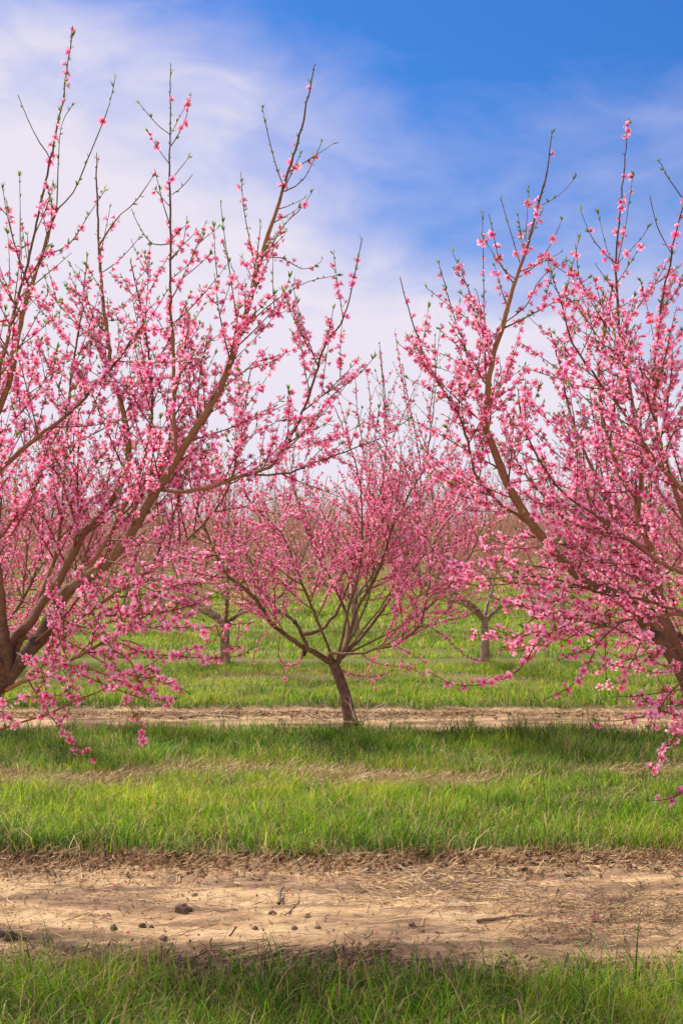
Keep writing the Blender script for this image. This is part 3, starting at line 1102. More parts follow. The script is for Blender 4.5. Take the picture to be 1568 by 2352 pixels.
    tw([(1234, 475), (1265, 460), (1295, 438), (1320, 408)], 5.82, 5.7, .002, dens=.25)
    tw([(1195, 610), (1180, 560), (1165, 510), (1150, 458)], 5.8, 5.7, .0024, dens=.12)
    tw([(1205, 580), (1208, 520), (1214, 432)], 5.8, 5.9, .0022, dens=.12)
    tw([(1180, 640), (1150, 610), (1135, 550), (1122, 492)], 5.8, 5.6, .0025, dens=.5)
    tw([(1118, 920), (1112, 780), (1110, 640), (1107, 492)], 5.84, 6.1, .0038, dens=.6)
    tw([(1185, 640), (1230, 610), (1265, 560), (1290, 504)], 5.8, 5.7, .003, dens=.6)
    tw([(1160, 740), (1210, 700), (1240, 640), (1300, 600)], 5.8, 5.6, .003, dens=.7)
    tw([(1418, 600), (1436, 516), (1442, 473), (1450, 420), (1452, 402)], 5.93, 6.0, .0026, dens=.4)
    tw([(1411, 603), (1385, 580), (1355, 540), (1333, 485)], 5.95, 5.8, .0028, dens=.7)
    tw([(1412, 615), (1395, 580), (1382, 530), (1373, 492)], 5.95, 6.1, .002, dens=.02)
    tw([(1418, 605), (1445, 575), (1470, 550), (1487, 523)], 5.95, 5.8, .002, dens=.08)
    tw([(1568, 459), (1545, 425), (1530, 405), (1518, 378), (1508, 367)], 5.65, 5.5, .0026, dens=.15)
    tw([(1540, 582), (1512, 530), (1500, 490), (1491, 450)], 5.7, 5.5, .0026, dens=.2)
    tw([(1400, 760), (1360, 700), (1330, 640), (1322, 568)], 6.1, 5.8, .003, dens=.7)
    tw([(1390, 800), (1320, 700), (1270, 660), (1258, 600)], 5.9, 5.7, .003, dens=.7)
    tw([(1422, 1432), (1396, 1454), (1379, 1470), (1348, 1490), (1312, 1504), (1283, 1516)], 5.3, 4.9, .0045, dens=1.0)
    tw([(1375, 1475), (1357, 1511), (1336, 1550), (1312, 1574), (1276, 1595), (1244, 1610)], 5.1, 4.8, .0030, dens=.75)
    tw([(1326, 1425), (1280, 1445), (1230, 1480), (1200, 1530), (1150, 1562), (1080, 1575), (1030, 1568), (990, 1545)], 5.1, 4.7, .0036, dens=1.15)
    tw([(1252, 1412), (1215, 1425), (1190, 1465), (1150, 1450), (1110, 1440)], 5.0, 4.8, .003, dens=1.0)
    tw([(1600, 1545), (1560, 1570), (1530, 1600), (1515, 1628), (1487, 1643), (1420, 1655), (1372, 1656)], 5.2, 4.7, .0042, dens=.8)
    tw([(1600, 1580), (1568, 1583), (1504, 1593), (1456, 1600), (1414, 1600)], 5.2, 4.9, .003, dens=.8)
    tw([(1600, 1600), (1568, 1617), (1520, 1630), (1500, 1660), (1486, 1672)], 5.2, 4.8, .003, dens=.9)
    tw([(1610, 1580), (1580, 1640), (1550, 1690), (1530, 1720), (1500, 1758), (1490, 1772)], 5.1, 4.5, .0036, dens=.9)
    tw([(1640, 1790), (1600, 1810), (1568, 1822), (1530, 1836), (1488, 1840)], 5.1, 4.4, .0034, dens=.9)
    tw([(1600, 1620), (1580, 1660), (1560, 1680), (1562, 1700)], 5.0, 4.7, .003, dens=1.3)
    tw([(1590, 1520), (1530, 1545), (1480, 1540), (1400, 1528)], 5.6, 5.7, .003, dens=.8)
    for px, dn in (([(994, 1322), (1082, 1296), (1169, 1291), (1274, 1305), (1449, 1296)], 1.3), ([(1134, 1375), (1204, 1396), (1274, 1410), (1379, 1418)], 1.5),
                   ([(1116, 1458), (1178, 1466), (1248, 1445)], 1.2), ([(1186, 1497), (1239, 1480), (1309, 1445), (1396, 1480)], 1.15), ([(1010, 1330), (1100, 1345), (1200, 1340), (1300, 1350), (1400, 1340)], 1.3),
                   ([(1280, 1480), (1340, 1450), (1400, 1440), (1470, 1470)], 1.15), ([(1200, 1440), (1260, 1455), (1330, 1440), (1400, 1400)], 1.4), ([(1480, 1490), (1500, 1520), (1540, 1530), (1570, 1520)], 1.0),
                   ([(1400, 1500), (1440, 1515), (1490, 1500), (1550, 1490)], .9), ([(1470, 1600), (1500, 1620), (1540, 1640), (1580, 1640)], 1.3), ([(1510, 1560), (1535, 1600), (1550, 1650), (1560, 1700)], 1.2),
                   ([(1300, 1250), (1380, 1290), (1460, 1300), (1540, 1330)], 1.2), ([(1130, 1240), (1200, 1260), (1280, 1250), (1350, 1260)], 1.2)):
        y0 = 5.5 + rng.uniform(-.1, .15)
        if px[0][0] < px[-1][0]:
            px = px[::-1]
        w = resample(path(px, y0, y0 - rng.uniform(.2, .6), base), .05)
        T.twig(w, .0038, .0014, dn)
        for j in range(2, len(w) - 2, 3):
            if rng.random() < .6:
                q = rng.normal(0, 1, 3)
                g_ = grow(w[j], unit(w[j + 1] - w[j]) * .8 + unit(q) * .8, rng.uniform(.08, .24), .1, 1.0)
                g_[:, 2] = np.maximum(g_[:, 2], w[:, 2].min() - .03)
                T.twig(g_, .0022, .0012, dn)
    for ang, rr, hh in ((20, 1.4, 3.3), (-25, 1.5, 3.1), (60, 1.1, 3.7), (-65, 1.0, 2.9)):
        a = R(ang)
        dx, dy = math.cos(a), math.sin(a)
        pts = [fork, fork + np.array((dx * .35, dy * .35, .35)), fork + np.array((dx * .8 * rr, dy * .8 * rr, 1.1)), np.array((fork[0] + dx * rr, dy * rr, hh))]
        l = T.limb(np.array(pts), .03, .003)
        T.branch_out(*l, a=.2, b=.85, every=0.155, lmin=.3, lmax=.7)
    root = T.build('large peach tree at the right edge, dark limb arching left, low sprays', GROUP_NEAR)
    stub(root, base, P(1438, 1374, 5.88), (-.25, -.3, 1), .010, .035, dark=False)
    stub(root, base, P(1500, 1458, 5.86), (.2, -1, .2), .017, .035)
    return T


# ---- middle tree of the second row
def centre_tree():
    Yc = row_y(1)
    b0 = P(804, 1662, Yc)
    base = np.array((b0[0], Yc, float(gz(b0[0], Yc)) - .03))
    T = TreeGen(base, 1, top=3.2, withered=.07, leafy=.7, spacing=.031, bloom=1.15)
    dz = -base
    T.limb(path([(806, 1668), (795, 1611), (784, 1569), (770, 1535), (762, 1517)], Yc, Yc, base), .058, .046)

    def lim(px, y1, r0, r1, **k):
        l = T.limb(path(px, Yc, Yc + y1, base), r0, r1)
        T.branch_out(*l, **{**dict(a=.22, b=.95, every=0.068, lmin=.3, lmax=.95), **k})
        return l
    lim([(766, 1522), (753, 1519), (720, 1496), (697, 1488), (669, 1468), (644, 1449), (627, 1435), (605, 1399), (575, 1364), (525, 1324), (500, 1284), (475, 1224), (455, 1180), (440, 1130), (425, 1060)], -.5, .034, .003)
    lim([(708, 1492), (692, 1454), (680, 1429), (655, 1412), (627, 1393), (605, 1384), (582, 1304), (540, 1234), (525, 1204), (500, 1150), (490, 1090)], .5, .020, .003)
    lim([(695, 1458), (718, 1454), (739, 1446), (753, 1429), (773, 1407), (790, 1367), (806, 1325), (819, 1274), (849, 1224), (874, 1144), (884, 1060), (886, 960), (880, 860), (872, 800)], .2, .019, .0025, every=0.065)
    lim([(770, 1535), (778, 1519), (795, 1485), (809, 1435), (820, 1398), (840, 1365), (864, 1324), (884, 1269), (899, 1219), (929, 1154), (954, 1109), (974, 1074), (990, 980), (1000, 890)], -.2, .026, .003, every=0.065)
    lim([(752, 1512), (756, 1507), (762, 1499), (795, 1502), (837, 1499), (865, 1488), (907, 1482), (935, 1463), (963, 1437), (977, 1390), (988, 1317), (1000, 1240), (1040, 1180)], -1.0, .019, .003)
    lim([(778, 1519), (800, 1440), (770, 1350), (720, 1260), (690, 1170), (670, 1090), (680, 1000)], 1.3, .022, .003, every=0.070)
    lim([(785, 1510), (850, 1440), (900, 1370), (960, 1290), (1020, 1210), (1060, 1130), (1080, 1060)], 1.1, .022, .003, every=0.070)
    lim([(765, 1515), (720, 1400), (680, 1310), (650, 1230), (600, 1180), (560, 1130)], -1.0, .018, .003)
    lim([(790, 1500), (870, 1400), (930, 1290), (960, 1180), (965, 1080), (950, 980), (930, 880), (925, 840)], .9, .012, .003, every=0.074)
    lim([(785, 1505), (840, 1390), (860, 1270), (850, 1150), (835, 1040), (820, 940), (815, 870)], 1.2, .012, .003, every=0.074)
    lim([(800, 1500), (900, 1450), (1000, 1380), (1070, 1290), (1110, 1200), (1120, 1110)], .4, .012, .003, every=0.074)
    lim([(775, 1518), (800, 1400), (830, 1280), (830, 1160), (820, 1080), (790, 990), (770, 940)], -.7, .018, .003, every=0.070)
    tw = lambda px, y0, y1, r0, r1=.002, dens=1.0, **k: T.twig(resample(path(px, y0, y1, base), .07), r0, r1, dens, **k)
    for px, dz_ in (([(884, 1000), (880, 900), (871, 792)], .2), ([(940, 980), (925, 880), (906, 760)], .6), ([(985, 960), (1000, 850), (1011, 748)], -.1), ([(805, 1030), (790, 960), (772, 900)], .5),
                    ([(845, 1000), (850, 920), (838, 835)], .9), ([(700, 1060), (720, 990), (735, 930)], .8), ([(1020, 1010), (1050, 930), (1062, 870)], .2), ([(620, 1130), (640, 1060), (652, 990)], .3),
                    ([(900, 1010), (940, 920), (968, 850)], .5), ([(600, 1200), (560, 1120), (548, 1050)], .1), ([(1060, 1140), (1090, 1060), (1105, 990)], .6)):
        w = resample(path(px, Yc + dz_, Yc + dz_, base), .07)
        T.twig(w, .005, .0016, 1.6, start=0)
        T.branch_out(w, np.linspace(.005, .002, len(w)), a=.05, b=.6, every=.16, lmin=.15, lmax=.35, sub=False, spread=.6)
    tw([(776, 1535), (809, 1549), (851, 1555), (885, 1547), (905, 1540)], Yc, Yc - .6, .004, dens=.8)
    tw([(963, 1440), (985, 1437), (1020, 1425), (1066, 1418), (1100, 1400)], Yc - .8, Yc - 1.2, .007)
    tw([(985, 1437), (1030, 1470), (1060, 1500), (1090, 1515), (1120, 1518)], Yc - .8, Yc - 1.2, .004, dens=.9)
    tw([(907, 1482), (940, 1500), (970, 1518), (980, 1522)], Yc - .8, Yc - 1.2, .004, dens=1.2)
    tw([(697, 1490), (690, 1520), (660, 1530), (640, 1510)], Yc - .1, Yc - .5, .004, dens=1.1)
    tw([(644, 1452), (640, 1500), (655, 1560), (650, 1610)], Yc - .2, Yc - .5, .003, dens=.25)
    tw([(625, 1435), (590, 1480), (580, 1550)], Yc - .2, Yc - .6, .003, dens=.8)
    root = T.build('peach tree in the middle of the photo, bare leaning trunk in the narrow dirt strip', GROUP_NEAR)
    stub(root, base, P(700, 1494, Yc), (-.2, -.6, -.8), .02, .05)
    stub(root, base, P(680, 1430, Yc - .02), (-.9, -.4, .3), .018, .03)
    return T


left_tree()
right_tree()
centre_tree()


# ---- free-standing trees grown without tracing
def grown_tree(base, lod, seed, bloom=1.0, withered=.08, leafy=.7, height=3.15, spread=1.5, every=.10, nlimb=5, spacing=.036, size=1.0, trunk_r=.055):
    global rng
    keep = rng
    rng = np.random.default_rng(seed)
    T = TreeGen(base, lod, top=height * 1.03, withered=withered, leafy=leafy, spacing=spacing, bloom=bloom, size=size)
    th = rng.uniform(.48, .62)
    lean = rng.normal(0, .05, 2)
    fork = np.array((lean[0], lean[1], th))
    T.limb(np.array([(0, 0, -.03), (lean[0] * .2, lean[1] * .2, th * .35), (lean[0] * .6, lean[1] * .6, th * .7), tuple(fork)]), trunk_r * 1.1, trunk_r * .85)
    a0 = rng.uniform(0, 360)
    for i in range(nlimb):
        a = R(a0 + i * 360 / nlimb + rng.uniform(-18, 18))
        sp = spread * rng.uniform(.75, 1.1)
        hh = height * rng.uniform(.82, 1.0)
        dx, dy = math.cos(a), math.sin(a)
        low = fork - np.array((0, 0, rng.uniform(.02, .12)))
        k = rng.uniform(.26, .42)
        pts = [low, fork + np.array((dx * .22, dy * .22, .12)), fork + np.array((dx * sp * .55, dy * sp * .55, k * 1.3)),
               fork + np.array((dx * sp * .85, dy * sp * .85, (hh - th) * .62)), np.array((dx * sp, dy * sp, hh))]
        l = T.limb(np.array(pts), trunk_r * rng.uniform(.5, .68), .003)
        T.branch_out(*l, a=.14, b=.93, every=every, lmin=.3, lmax=.9)
        # an inner fork
        pl, rl = l
        j = int(len(pl) * rng.uniform(.3, .45))
        q = pl[j]
        a2 = a + R(rng.uniform(-60, 60))
        e = np.array((q[0] * .75 + math.cos(a2) * .35, q[1] * .75 + math.sin(a2) * .35, height * rng.uniform(.78, .98)))
        l2 = T.limb(np.array([q, q * .6 + e * .4 + np.array((0, 0, .08)), e]), rl[j] * .7, .003)
        T.branch_out(*l2, a=.1, b=.93, every=every, lmin=.25, lmax=.8)
        # low side branch
        for f in (.15, .2, .26, .32, .4, .48):
            q = pl[int(len(pl) * f)]
            b_ = a + R(rng.uniform(-50, 50))
            w = grow(q, (math.cos(b_), math.sin(b_), rng.uniform(-.1, .35)), rng.uniform(.5, 1.0), -.35, .8)
            w[:, 2] = np.maximum(w[:, 2], .3)
            T.twig(w, .006, .0015)
            T.branch_out(w, np.linspace(.006, .002, len(w)), a=.2, every=.13, lmin=.15, lmax=.45, up=.1, droop=.1, sub=False)
    rng = keep
    return T


# neighbours in the second row
for x, sd_, lab in ((-3.36, 21, 'peach tree in the second row hidden behind the large left tree'),
                    (3.42, 22, 'peach tree in the second row hidden behind the large right tree')):
    yy = row_y(1) + .1
    grown_tree((x, yy, float(gz(x, yy))), 1, sd_, every=.06).build(lab, GROUP_NEAR)

# third row and beyond: petals mostly dropped, salmon crowns. Four grown kinds, copied.
protos = []
for k in range(5):
    T = grown_tree((0, 0, 0), 2, 40 + k, bloom=1.0, withered=.88, leafy=.25, height=3.05, spread=1.65, every=.052, spacing=.031, size=1.4, trunk_r=.06, nlimb=4 + k % 2)
    limbs = [T.limb_mesh(i, 'limb' if i else 'trunk') for i in range(len(T.limbs))]
    crown = T.crown_meshes()
    far = Tubes()
    for pts, rad, age in T.limbs:
        far.add(pts[::2] if len(pts) > 6 else pts, (rad[::2] if len(rad) > 6 else rad), 5, (.2, .2, .2))
    protos.append((limbs, crown, far.mesh('trunk')))

ORD = ['third', 'fourth', 'fifth', 'sixth', 'seventh', 'eighth', 'ninth', 'tenth', 'eleventh', 'twelfth', 'thirteenth', 'fourteenth', 'fifteenth', 'sixteenth',
       'seventeenth', 'eighteenth', 'nineteenth', 'twentieth', 'twenty-first']
NTH = ['first', 'second'] + ORD
SPEC = {2: [(-4.9, 'half hidden behind the left tree'), (-1.50, 'with a pale trunk left of the middle tree'), (1.86, 'with a pale trunk right of the middle tree'), (5.25, 'half hidden behind the right tree')]}
r3 = random.Random(7)
for k in range(2, 20):
    yk = row_y(k)
    half = yk * .27 + 1.6
    if k in SPEC:
        xs = [a for a, _ in SPEC[k]]
    else:
        x0 = {3: .34, 4: -1.2, 5: .4}.get(k, r3.uniform(-1.7, 1.7))
        xs = [x0 + 3.4 * i for i in range(-14, 15) if abs(x0 + 3.4 * i) < half]
    for i, x in enumerate(xs):
        x += r3.uniform(-.12, .12) if k not in SPEC else 0
        yy = yk + r3.uniform(-.15, .15)
        limbs, crown, fartrunk = protos[(i * 2 + k * 3 + r3.randrange(2)) % 5]
        root = empty('peach_tree', (x, yy, float(gz(x, yy))), r3.uniform(0, 6.28))
        s = r3.uniform(.93, 1.06)
        root.scale = (s, s, s * r3.uniform(.95, 1.05))
        row = ORD[k - 2]
        if k in SPEC:
            lab = f'salmon-brown peach tree in the third row, {SPEC[k][i][1]}'
        elif k <= 4:
            n = len(xs)
            side = 'leftmost' if i == 0 else ('rightmost' if i == n - 1 else f'{NTH[i]} from the left')
            lab = f'fading peach tree with grey trunk in the {row} row, {side}'
        else:
            lab = f'distant salmon-brown peach tree in the {row} row from the front, {NTH[i]} from the left'
        tag(root, lab, 'tree', 'fading peach trees in the rows behind')
        if k <= 4:
            for j, me in enumerate(limbs):
                link('limb' if j else 'trunk', me, M_BARKG, root)
            for nm, (me, mt) in crown.items():
                link(nm, me, mt, root)
        else:
            link('trunk', fartrunk, M_BARKG, root)
            for nm in ('twigs', 'blossoms', 'withered_blossoms'):
                me, mt = crown[nm]
                link(nm, me, mt, root)

# ---------------------------------------------------------------- grass
def blades(n_per_m2, x0, x1, y0, y1, h, w, seg=3, keep=None, tall=None):
    """Random blades in a rectangle; keep(x, y) gives the chance that a blade stands there."""
    n = int(n_per_m2 * (x1 - x0) * (y1 - y0))
    x, y = rng.uniform(x0, x1, n), rng.uniform(y0, y1, n)
    # clumping
    cl = fbm(x * 5, y * 5, 3)
    p = np.clip((strip_dist(x, y) - STRIP_W + .02) / (.32 if y1 < 6 else .10), 0, 1) * np.clip(.35 + 1.6 * (cl - .25), .15, 1)
    m = rng.random(n) < p
    x, y = x[m], y[m]
    n = len(x)
    if y1 < 6:
        h = h * rng.choice([.6, 1.0, 1.55], n, p=[.4, .45, .15])
    d = strip_dist(x, y)
    mid = np.exp(-((d - 2.62) / .40) ** 2) * np.clip(fbm(x * 1.1 + 8, y * 2.2, 3) * 5.0 - 1.75, 0, 1)   # worn dry middle of the alley
    H = h * (.45 + 1.0 * fbm(x * 2.1 + 3, y * 2.1, 3)) * rng.uniform(.5, 1.25, n) * (1 - .62 * mid)
    edge = np.exp(-((d - STRIP_W) / .16) ** 2)
    mid = np.clip(mid, 0, 1)
    H *= 1 + edge * np.clip(fbm(x * 4 + 7, y * 4, 2) * 3 - 1.1, -.3, 1.0)
    H = np.minimum(H, .27)
    W = w * rng.uniform(.6, 1.3, n)
    big = rng.random(n) < .05
    W[big] *= 1.7
    H[big] *= 1.35
    az = rng.uniform(0, 2 * math.pi, n)
    lean = np.abs(rng.normal(.28, .26, n)) + mid * rng.uniform(0, .9, n)
    bend = rng.uniform(.1, 1.1, n)
    dirx, diry = np.cos(az), np.sin(az)
    fa = az + rng.uniform(-.9, .9, n) + math.pi / 2
    fx, fy = np.cos(fa), np.sin(fa)
    z0 = gz(x, y) - .004
    V = np.zeros((n, seg + 1, 2, 3))
    wid = np.linspace(1, 0.0, seg + 1) ** .6
    wid[-1] = .06
    for i in range(seg + 1):
        t = i / seg
        ang = lean + bend * t * t
        hx = H * t * np.sin(np.clip(ang, 0, 1.45))
        hz = H * t * np.cos(np.clip(ang, 0, 1.45))
        for s, sg in ((0, -1), (1, 1)):
            V[:, i, s, 0] = x + dirx * hx + sg * fx * W * wid[i] * .5
            V[:, i, s, 1] = y + diry * hx + sg * fy * W * wid[i] * .5
            V[:, i, s, 2] = z0 + hz
    q = np.arange(seg) * 2
    f = np.stack((q, q + 1, q + 3, q + 2), -1)
    F = (f[None] + (np.arange(n) * (seg + 1) * 2)[:, None, None]).reshape(-1, 4)
    # living blade colours, with straw mixed in
    G = np.array([(.024, .100, .006), (.070, .240, .010), (.170, .400, .014), (.320, .500, .024), (.500, .540, .045)])
    tone = np.clip(rng.normal(1.95, 1.05, n) + (fbm(x * .8, y * 1.6, 3) - .5) * 4.0 - edge * 1.9 - np.exp(-((y - 10.1) / .75) ** 2) * 1.0 + (y < 5.2) * .45 + (y > 12) * .35 + (cl[m] - .5) * 3.0, 0, 3.99)  # tone also paints the tree-shadow band and shaded faces of dark edge tufts
    i0 = tone.astype(int)
    c = G[i0] * (1 - (tone - i0)[:, None]) + G[i0 + 1] * (tone - i0)[:, None]
    ps = np.clip(.12 + (y < 5.2) * np.where(H < .07, .30, .10) + .62 * mid + .18 * np.clip(fbm(x * 1.7 + 30, y * 3, 2) * 2 - .8, 0, 1) + .1 * edge, 0, 1)
    dry = rng.random(n) < ps
    S = np.array([(.50, .36, .17), (.62, .48, .26), (.38, .25, .11), (.52, .42, .15)])
    c[dry] = S[rng.integers(0, 4, dry.sum())] * rng.uniform(.8, 1.15, (dry.sum(), 1))
    c = c * rng.uniform(.5, 1.4, (n, 1))
    C = np.repeat(c, (seg + 1) * 2, 0).reshape(n, seg + 1, 2, 3)
    tipc = np.linspace(0, 1, seg + 1)[None, :, None, None]
    C = C * (1 - .0 * tipc) + np.array((.05, .035, -.005)) * tipc
    return V.reshape(-1, 3), F, np.clip(C.reshape(-1, 3), .004, .9)


def grass_object(name, jobs, label):
    Vs, Fs, Cs, off = [], [], [], 0
    for j in jobs:
        v, f, c = blades(*j[:-1], **j[-1])
        Vs.append(v); Fs.append(f + off); Cs.append(c)
        off += len(v)
    o = link(name, new_mesh(name, np.vstack(Vs), np.vstack(Fs), np.vstack(Cs)), M_GRASS)
    tag(o, label, 'grass', kind='stuff')
    return o


grass_object('grass', [(14500, -2.1, 2.1, 3.7, 5.4, .128, .0044, dict(seg=4))], 'long coarse grass blades in the nearest foreground')
grass_object('grass', [(6500, -3.6, 3.6, 6.4, 11.0, .135, .0044, dict(seg=3))], 'grass of the alley between the two bare dirt strips')
grass_object('grass', [(3000, -5.2, 5.2, 11.9, 16.4, .12, .0060, dict(seg=3)), (1300, -6.6, 6.6, 17.4, 22, .12, .009, dict(seg=2)),
                       (600, -9, 9, 22.8, 33, .12, .014, dict(seg=2)), (250, -13, 13, 33, 50, .12, .022, dict(seg=2))], 'grass under the trees behind the second dirt strip')


# ---------------------------------------------------------------- litter on the bare strips
def straw_litter():
    Vs, Fs, Cs = [], [], []
    off = 0

    def add(x, y, ln, w, lift, colr, az, curve):
        nonlocal off
        n = len(x)
        k = 4
        V = np.zeros((n, k, 2, 3))
        for i in range(k):
            t = i / (k - 1) - .5
            px = x + np.cos(az) * ln * t - np.sin(az) * curve * ln * (t * t - .08)
            py = y + np.sin(az) * ln * t + np.cos(az) * curve * ln * (t * t - .08)
            pz = gz(px, py) + .0025 + lift * (i / (k - 1)) + rng.uniform(0, .004, n)
            for s, sg in ((0, -1), (1, 1)):
                V[:, i, s, 0] = px - np.sin(az) * w * .5 * sg
                V[:, i, s, 1] = py + np.cos(az) * w * .5 * sg
                V[:, i, s, 2] = pz + sg * w * .3
        q = np.arange(k - 1) * 2
        f = np.stack((q, q + 1, q + 3, q + 2), -1)
        Fs.append((f[None] + off + (np.arange(n) * k * 2)[:, None, None]).reshape(-1, 4))
        Vs.append(V.reshape(-1, 3))
        Cs.append(np.repeat(colr, k * 2, 0))
        off += n * k * 2
    pal = np.array([(.50, .33, .15), (.36, .23, .11), (.60, .44, .24), (.24, .15, .08), (.13, .085, .055), (.20, .135, .09)])
    for yc, x0, x1, dens in ((row_y(0), -2.6, 2.6, 1.0), (row_y(1), -4.2, 4.2, .5)):
        # band of thatch and leaves along both edges of the strip
        for sign, width, num in ((1, .19, 8000), (-1, .12, 3600)):
            n = int(num * dens * (x1 - x0) / 5.2)
            x = rng.uniform(x0, x1, n)
            e = (fbm(x * 1.3, (yc + sign * STRIP_W) * 1.3 + 0 * x, 3) - .5) * .34
            y = yc + sign * (STRIP_W - e - np.abs(rng.normal(0, width, n)) + .06)
            ln = .015 + rng.exponential(.035, n)
            add(x, y, ln, rng.uniform(.0018, .0045, n), rng.uniform(0, .05, n) * (rng.random(n) < .6), pal[rng.choice([0, 1, 2, 2, 0, 3, 5], n)] * rng.uniform(.75, 1.2, (n, 1)), rng.uniform(0, 6.28, n), rng.normal(0, .5, n))
            n = int(n * .28)       # curled leaf scraps
            x = rng.uniform(x0, x1, n)
            y = yc + sign * (STRIP_W - np.abs(rng.normal(0.02, width * .9, n)))
            dk = np.array([(.16, .105, .065), (.26, .17, .10), (.38, .26, .15), (.10, .065, .04)])
            add(x, y, rng.uniform(.015, .045, n), rng.uniform(.006, .016, n), rng.uniform(0, .012, n), dk[rng.integers(0, 4, n)] * rng.uniform(.8, 1.2, (n, 1)), rng.uniform(0, 6.28, n), rng.normal(0, .8, n))
        # thin scatter over the bare soil, lying mostly along the row
        n = int(4600 * dens)
        x = rng.uniform(x0, x1, n)
        y = rng.uniform(yc - .95, yc + .95, n)
        kp = rng.random(n) < np.clip(fbm(x * 1.6, y * 3, 3) * 2.4 - .7, .08, 1)
        x, y = x[kp], y[kp]
        n = len(x)
        add(x, y, rng.uniform(.015, .11, n), rng.uniform(.0015, .0035, n), rng.uniform(0, .01, n), pal[rng.integers(0, 6, n)], rng.normal(0, .7, n), rng.normal(0, .5, n))
    # worn thatch patches in the middle of the alley
    n = 16000
    x, y = rng.uniform(-3.4, 3.4, n), rng.normal(8.72, .24, n)
    kp = rng.random(n) < np.clip(fbm(x * 1.1 + 8, y * 2.2, 3) * 5 - 1.9, 0, 1)
    x, y = x[kp], y[kp]
    n = len(x)
    add(x, y, .03 + rng.exponential(.04, n), rng.uniform(.002, .005, n), rng.uniform(0, .07, n), np.array((.60, .44, .24)) * rng.uniform(.6, 1.15, (n, 1)), rng.uniform(0, 6.28, n), rng.normal(0, .6, n))
    # debris along the near edge, thicker at the left
    n = 3000
    x, y = -rng.exponential(.9, n) + .2, rng.normal(5.08, .11, n)
    add(x, y, .015 + rng.exponential(.04, n), rng.uniform(.0015, .007, n), rng.uniform(0, .03, n), pal[rng.integers(0, 6, n)] * rng.uniform(.5, 1.0, (n, 1)), rng.normal(0, 1.0, n), rng.normal(0, .6, n))
    # mat of straw on the right of the near strip
    n = 1900
    x, y = rng.normal(1.28, .36, n), rng.normal(5.75, .20, n)
    add(x, y, rng.uniform(.02, .03, n) + rng.exponential(.045, n), rng.uniform(.0012, .0030, n), rng.uniform(0, .03, n), pal[rng.integers(0, 6, n)] * rng.uniform(.45, 1.0, (n, 1)), rng.normal(.1, 1.6, n), rng.normal(0, .6, n))
    n = 1100
    x, y = rng.normal(.45, .25, n), rng.normal(6.25, .18, n)
    add(x, y, rng.uniform(.03, .14, n), rng.uniform(.0015, .0035, n), rng.uniform(0, .02, n), pal[rng.integers(0, 6, n)], rng.normal(-.5, .8, n), rng.normal(0, .4, n))
    # crumbs of earth
    n = 6000
    x = rng.uniform(-2.4, 2.4, n)
    y = rng.uniform(row_y(0) - 1, row_y(0) + .95, n)
    kp = rng.random(n) < np.clip(fbm(x * 2 + 50, y * 4, 3) * 2.2 - .55, .1, 1)
    x, y = x[kp], y[kp]
    n = len(x)
    sz = rng.uniform(.003, .010, n)
    add(x, y, sz, sz, rng.uniform(.001, .005, n), np.array((.26, .18, .12)) * rng.uniform(.5, 1.3, (n, 1)), rng.uniform(0, 6.28, n), rng.normal(0, .5, n))
    o = link('straw_litter', new_mesh('straw_litter', np.vstack(Vs), np.vstack(Fs), np.clip(np.vstack(Cs), 0, .9)), M_LITTER)
    tag(o, 'dry straw, leaf scraps and crumbs strewn over the bare dirt', 'litter', kind='stuff')


straw_litter()


def fallen_petals():
    n = 320
    x = np.concatenate((rng.uniform(-2, 2, 100), rng.normal(1.2, .35, 60), rng.uniform(-2, 2, 160)))
    y = np.concatenate((rng.uniform(5.0, 6.8, 100), rng.normal(5.8, .3, 60), rng.normal(6.66, .12, 110), rng.normal(5.0, .1, 50)))
    temp = [(petal((0, .5, 1.0), (.12, .4, .25), .3, a, .1), np.array([(0, 1, 4), (0, 4, 3), (1, 2, 5), (1, 5, 4), (3, 4, 7), (3, 7, 6), (4, 5, 8), (4, 8, 7)]),
             np.tile((.75, .10, .30), (9, 1)), np.ones(9)) for a in (0, 1, 2)]
    pos = np.stack((x, y, gz(x, y) + .008), 1)
    nrm = rng.normal(0, .3, (n, 3)) + np.array((0, 0, 1.0))
    v, f, c = scatter(temp, pos, nrm, rng.uniform(.008, .014, n), rng.uniform(.8, 1.2, (n, 3)))
    o = link('fallen_petals', new_mesh('fallen_petals', v, f, c), M_PETAL)
    tag(o, 'small pink petals fallen on the dirt and straw', 'petals', kind='stuff')


fallen_petals()


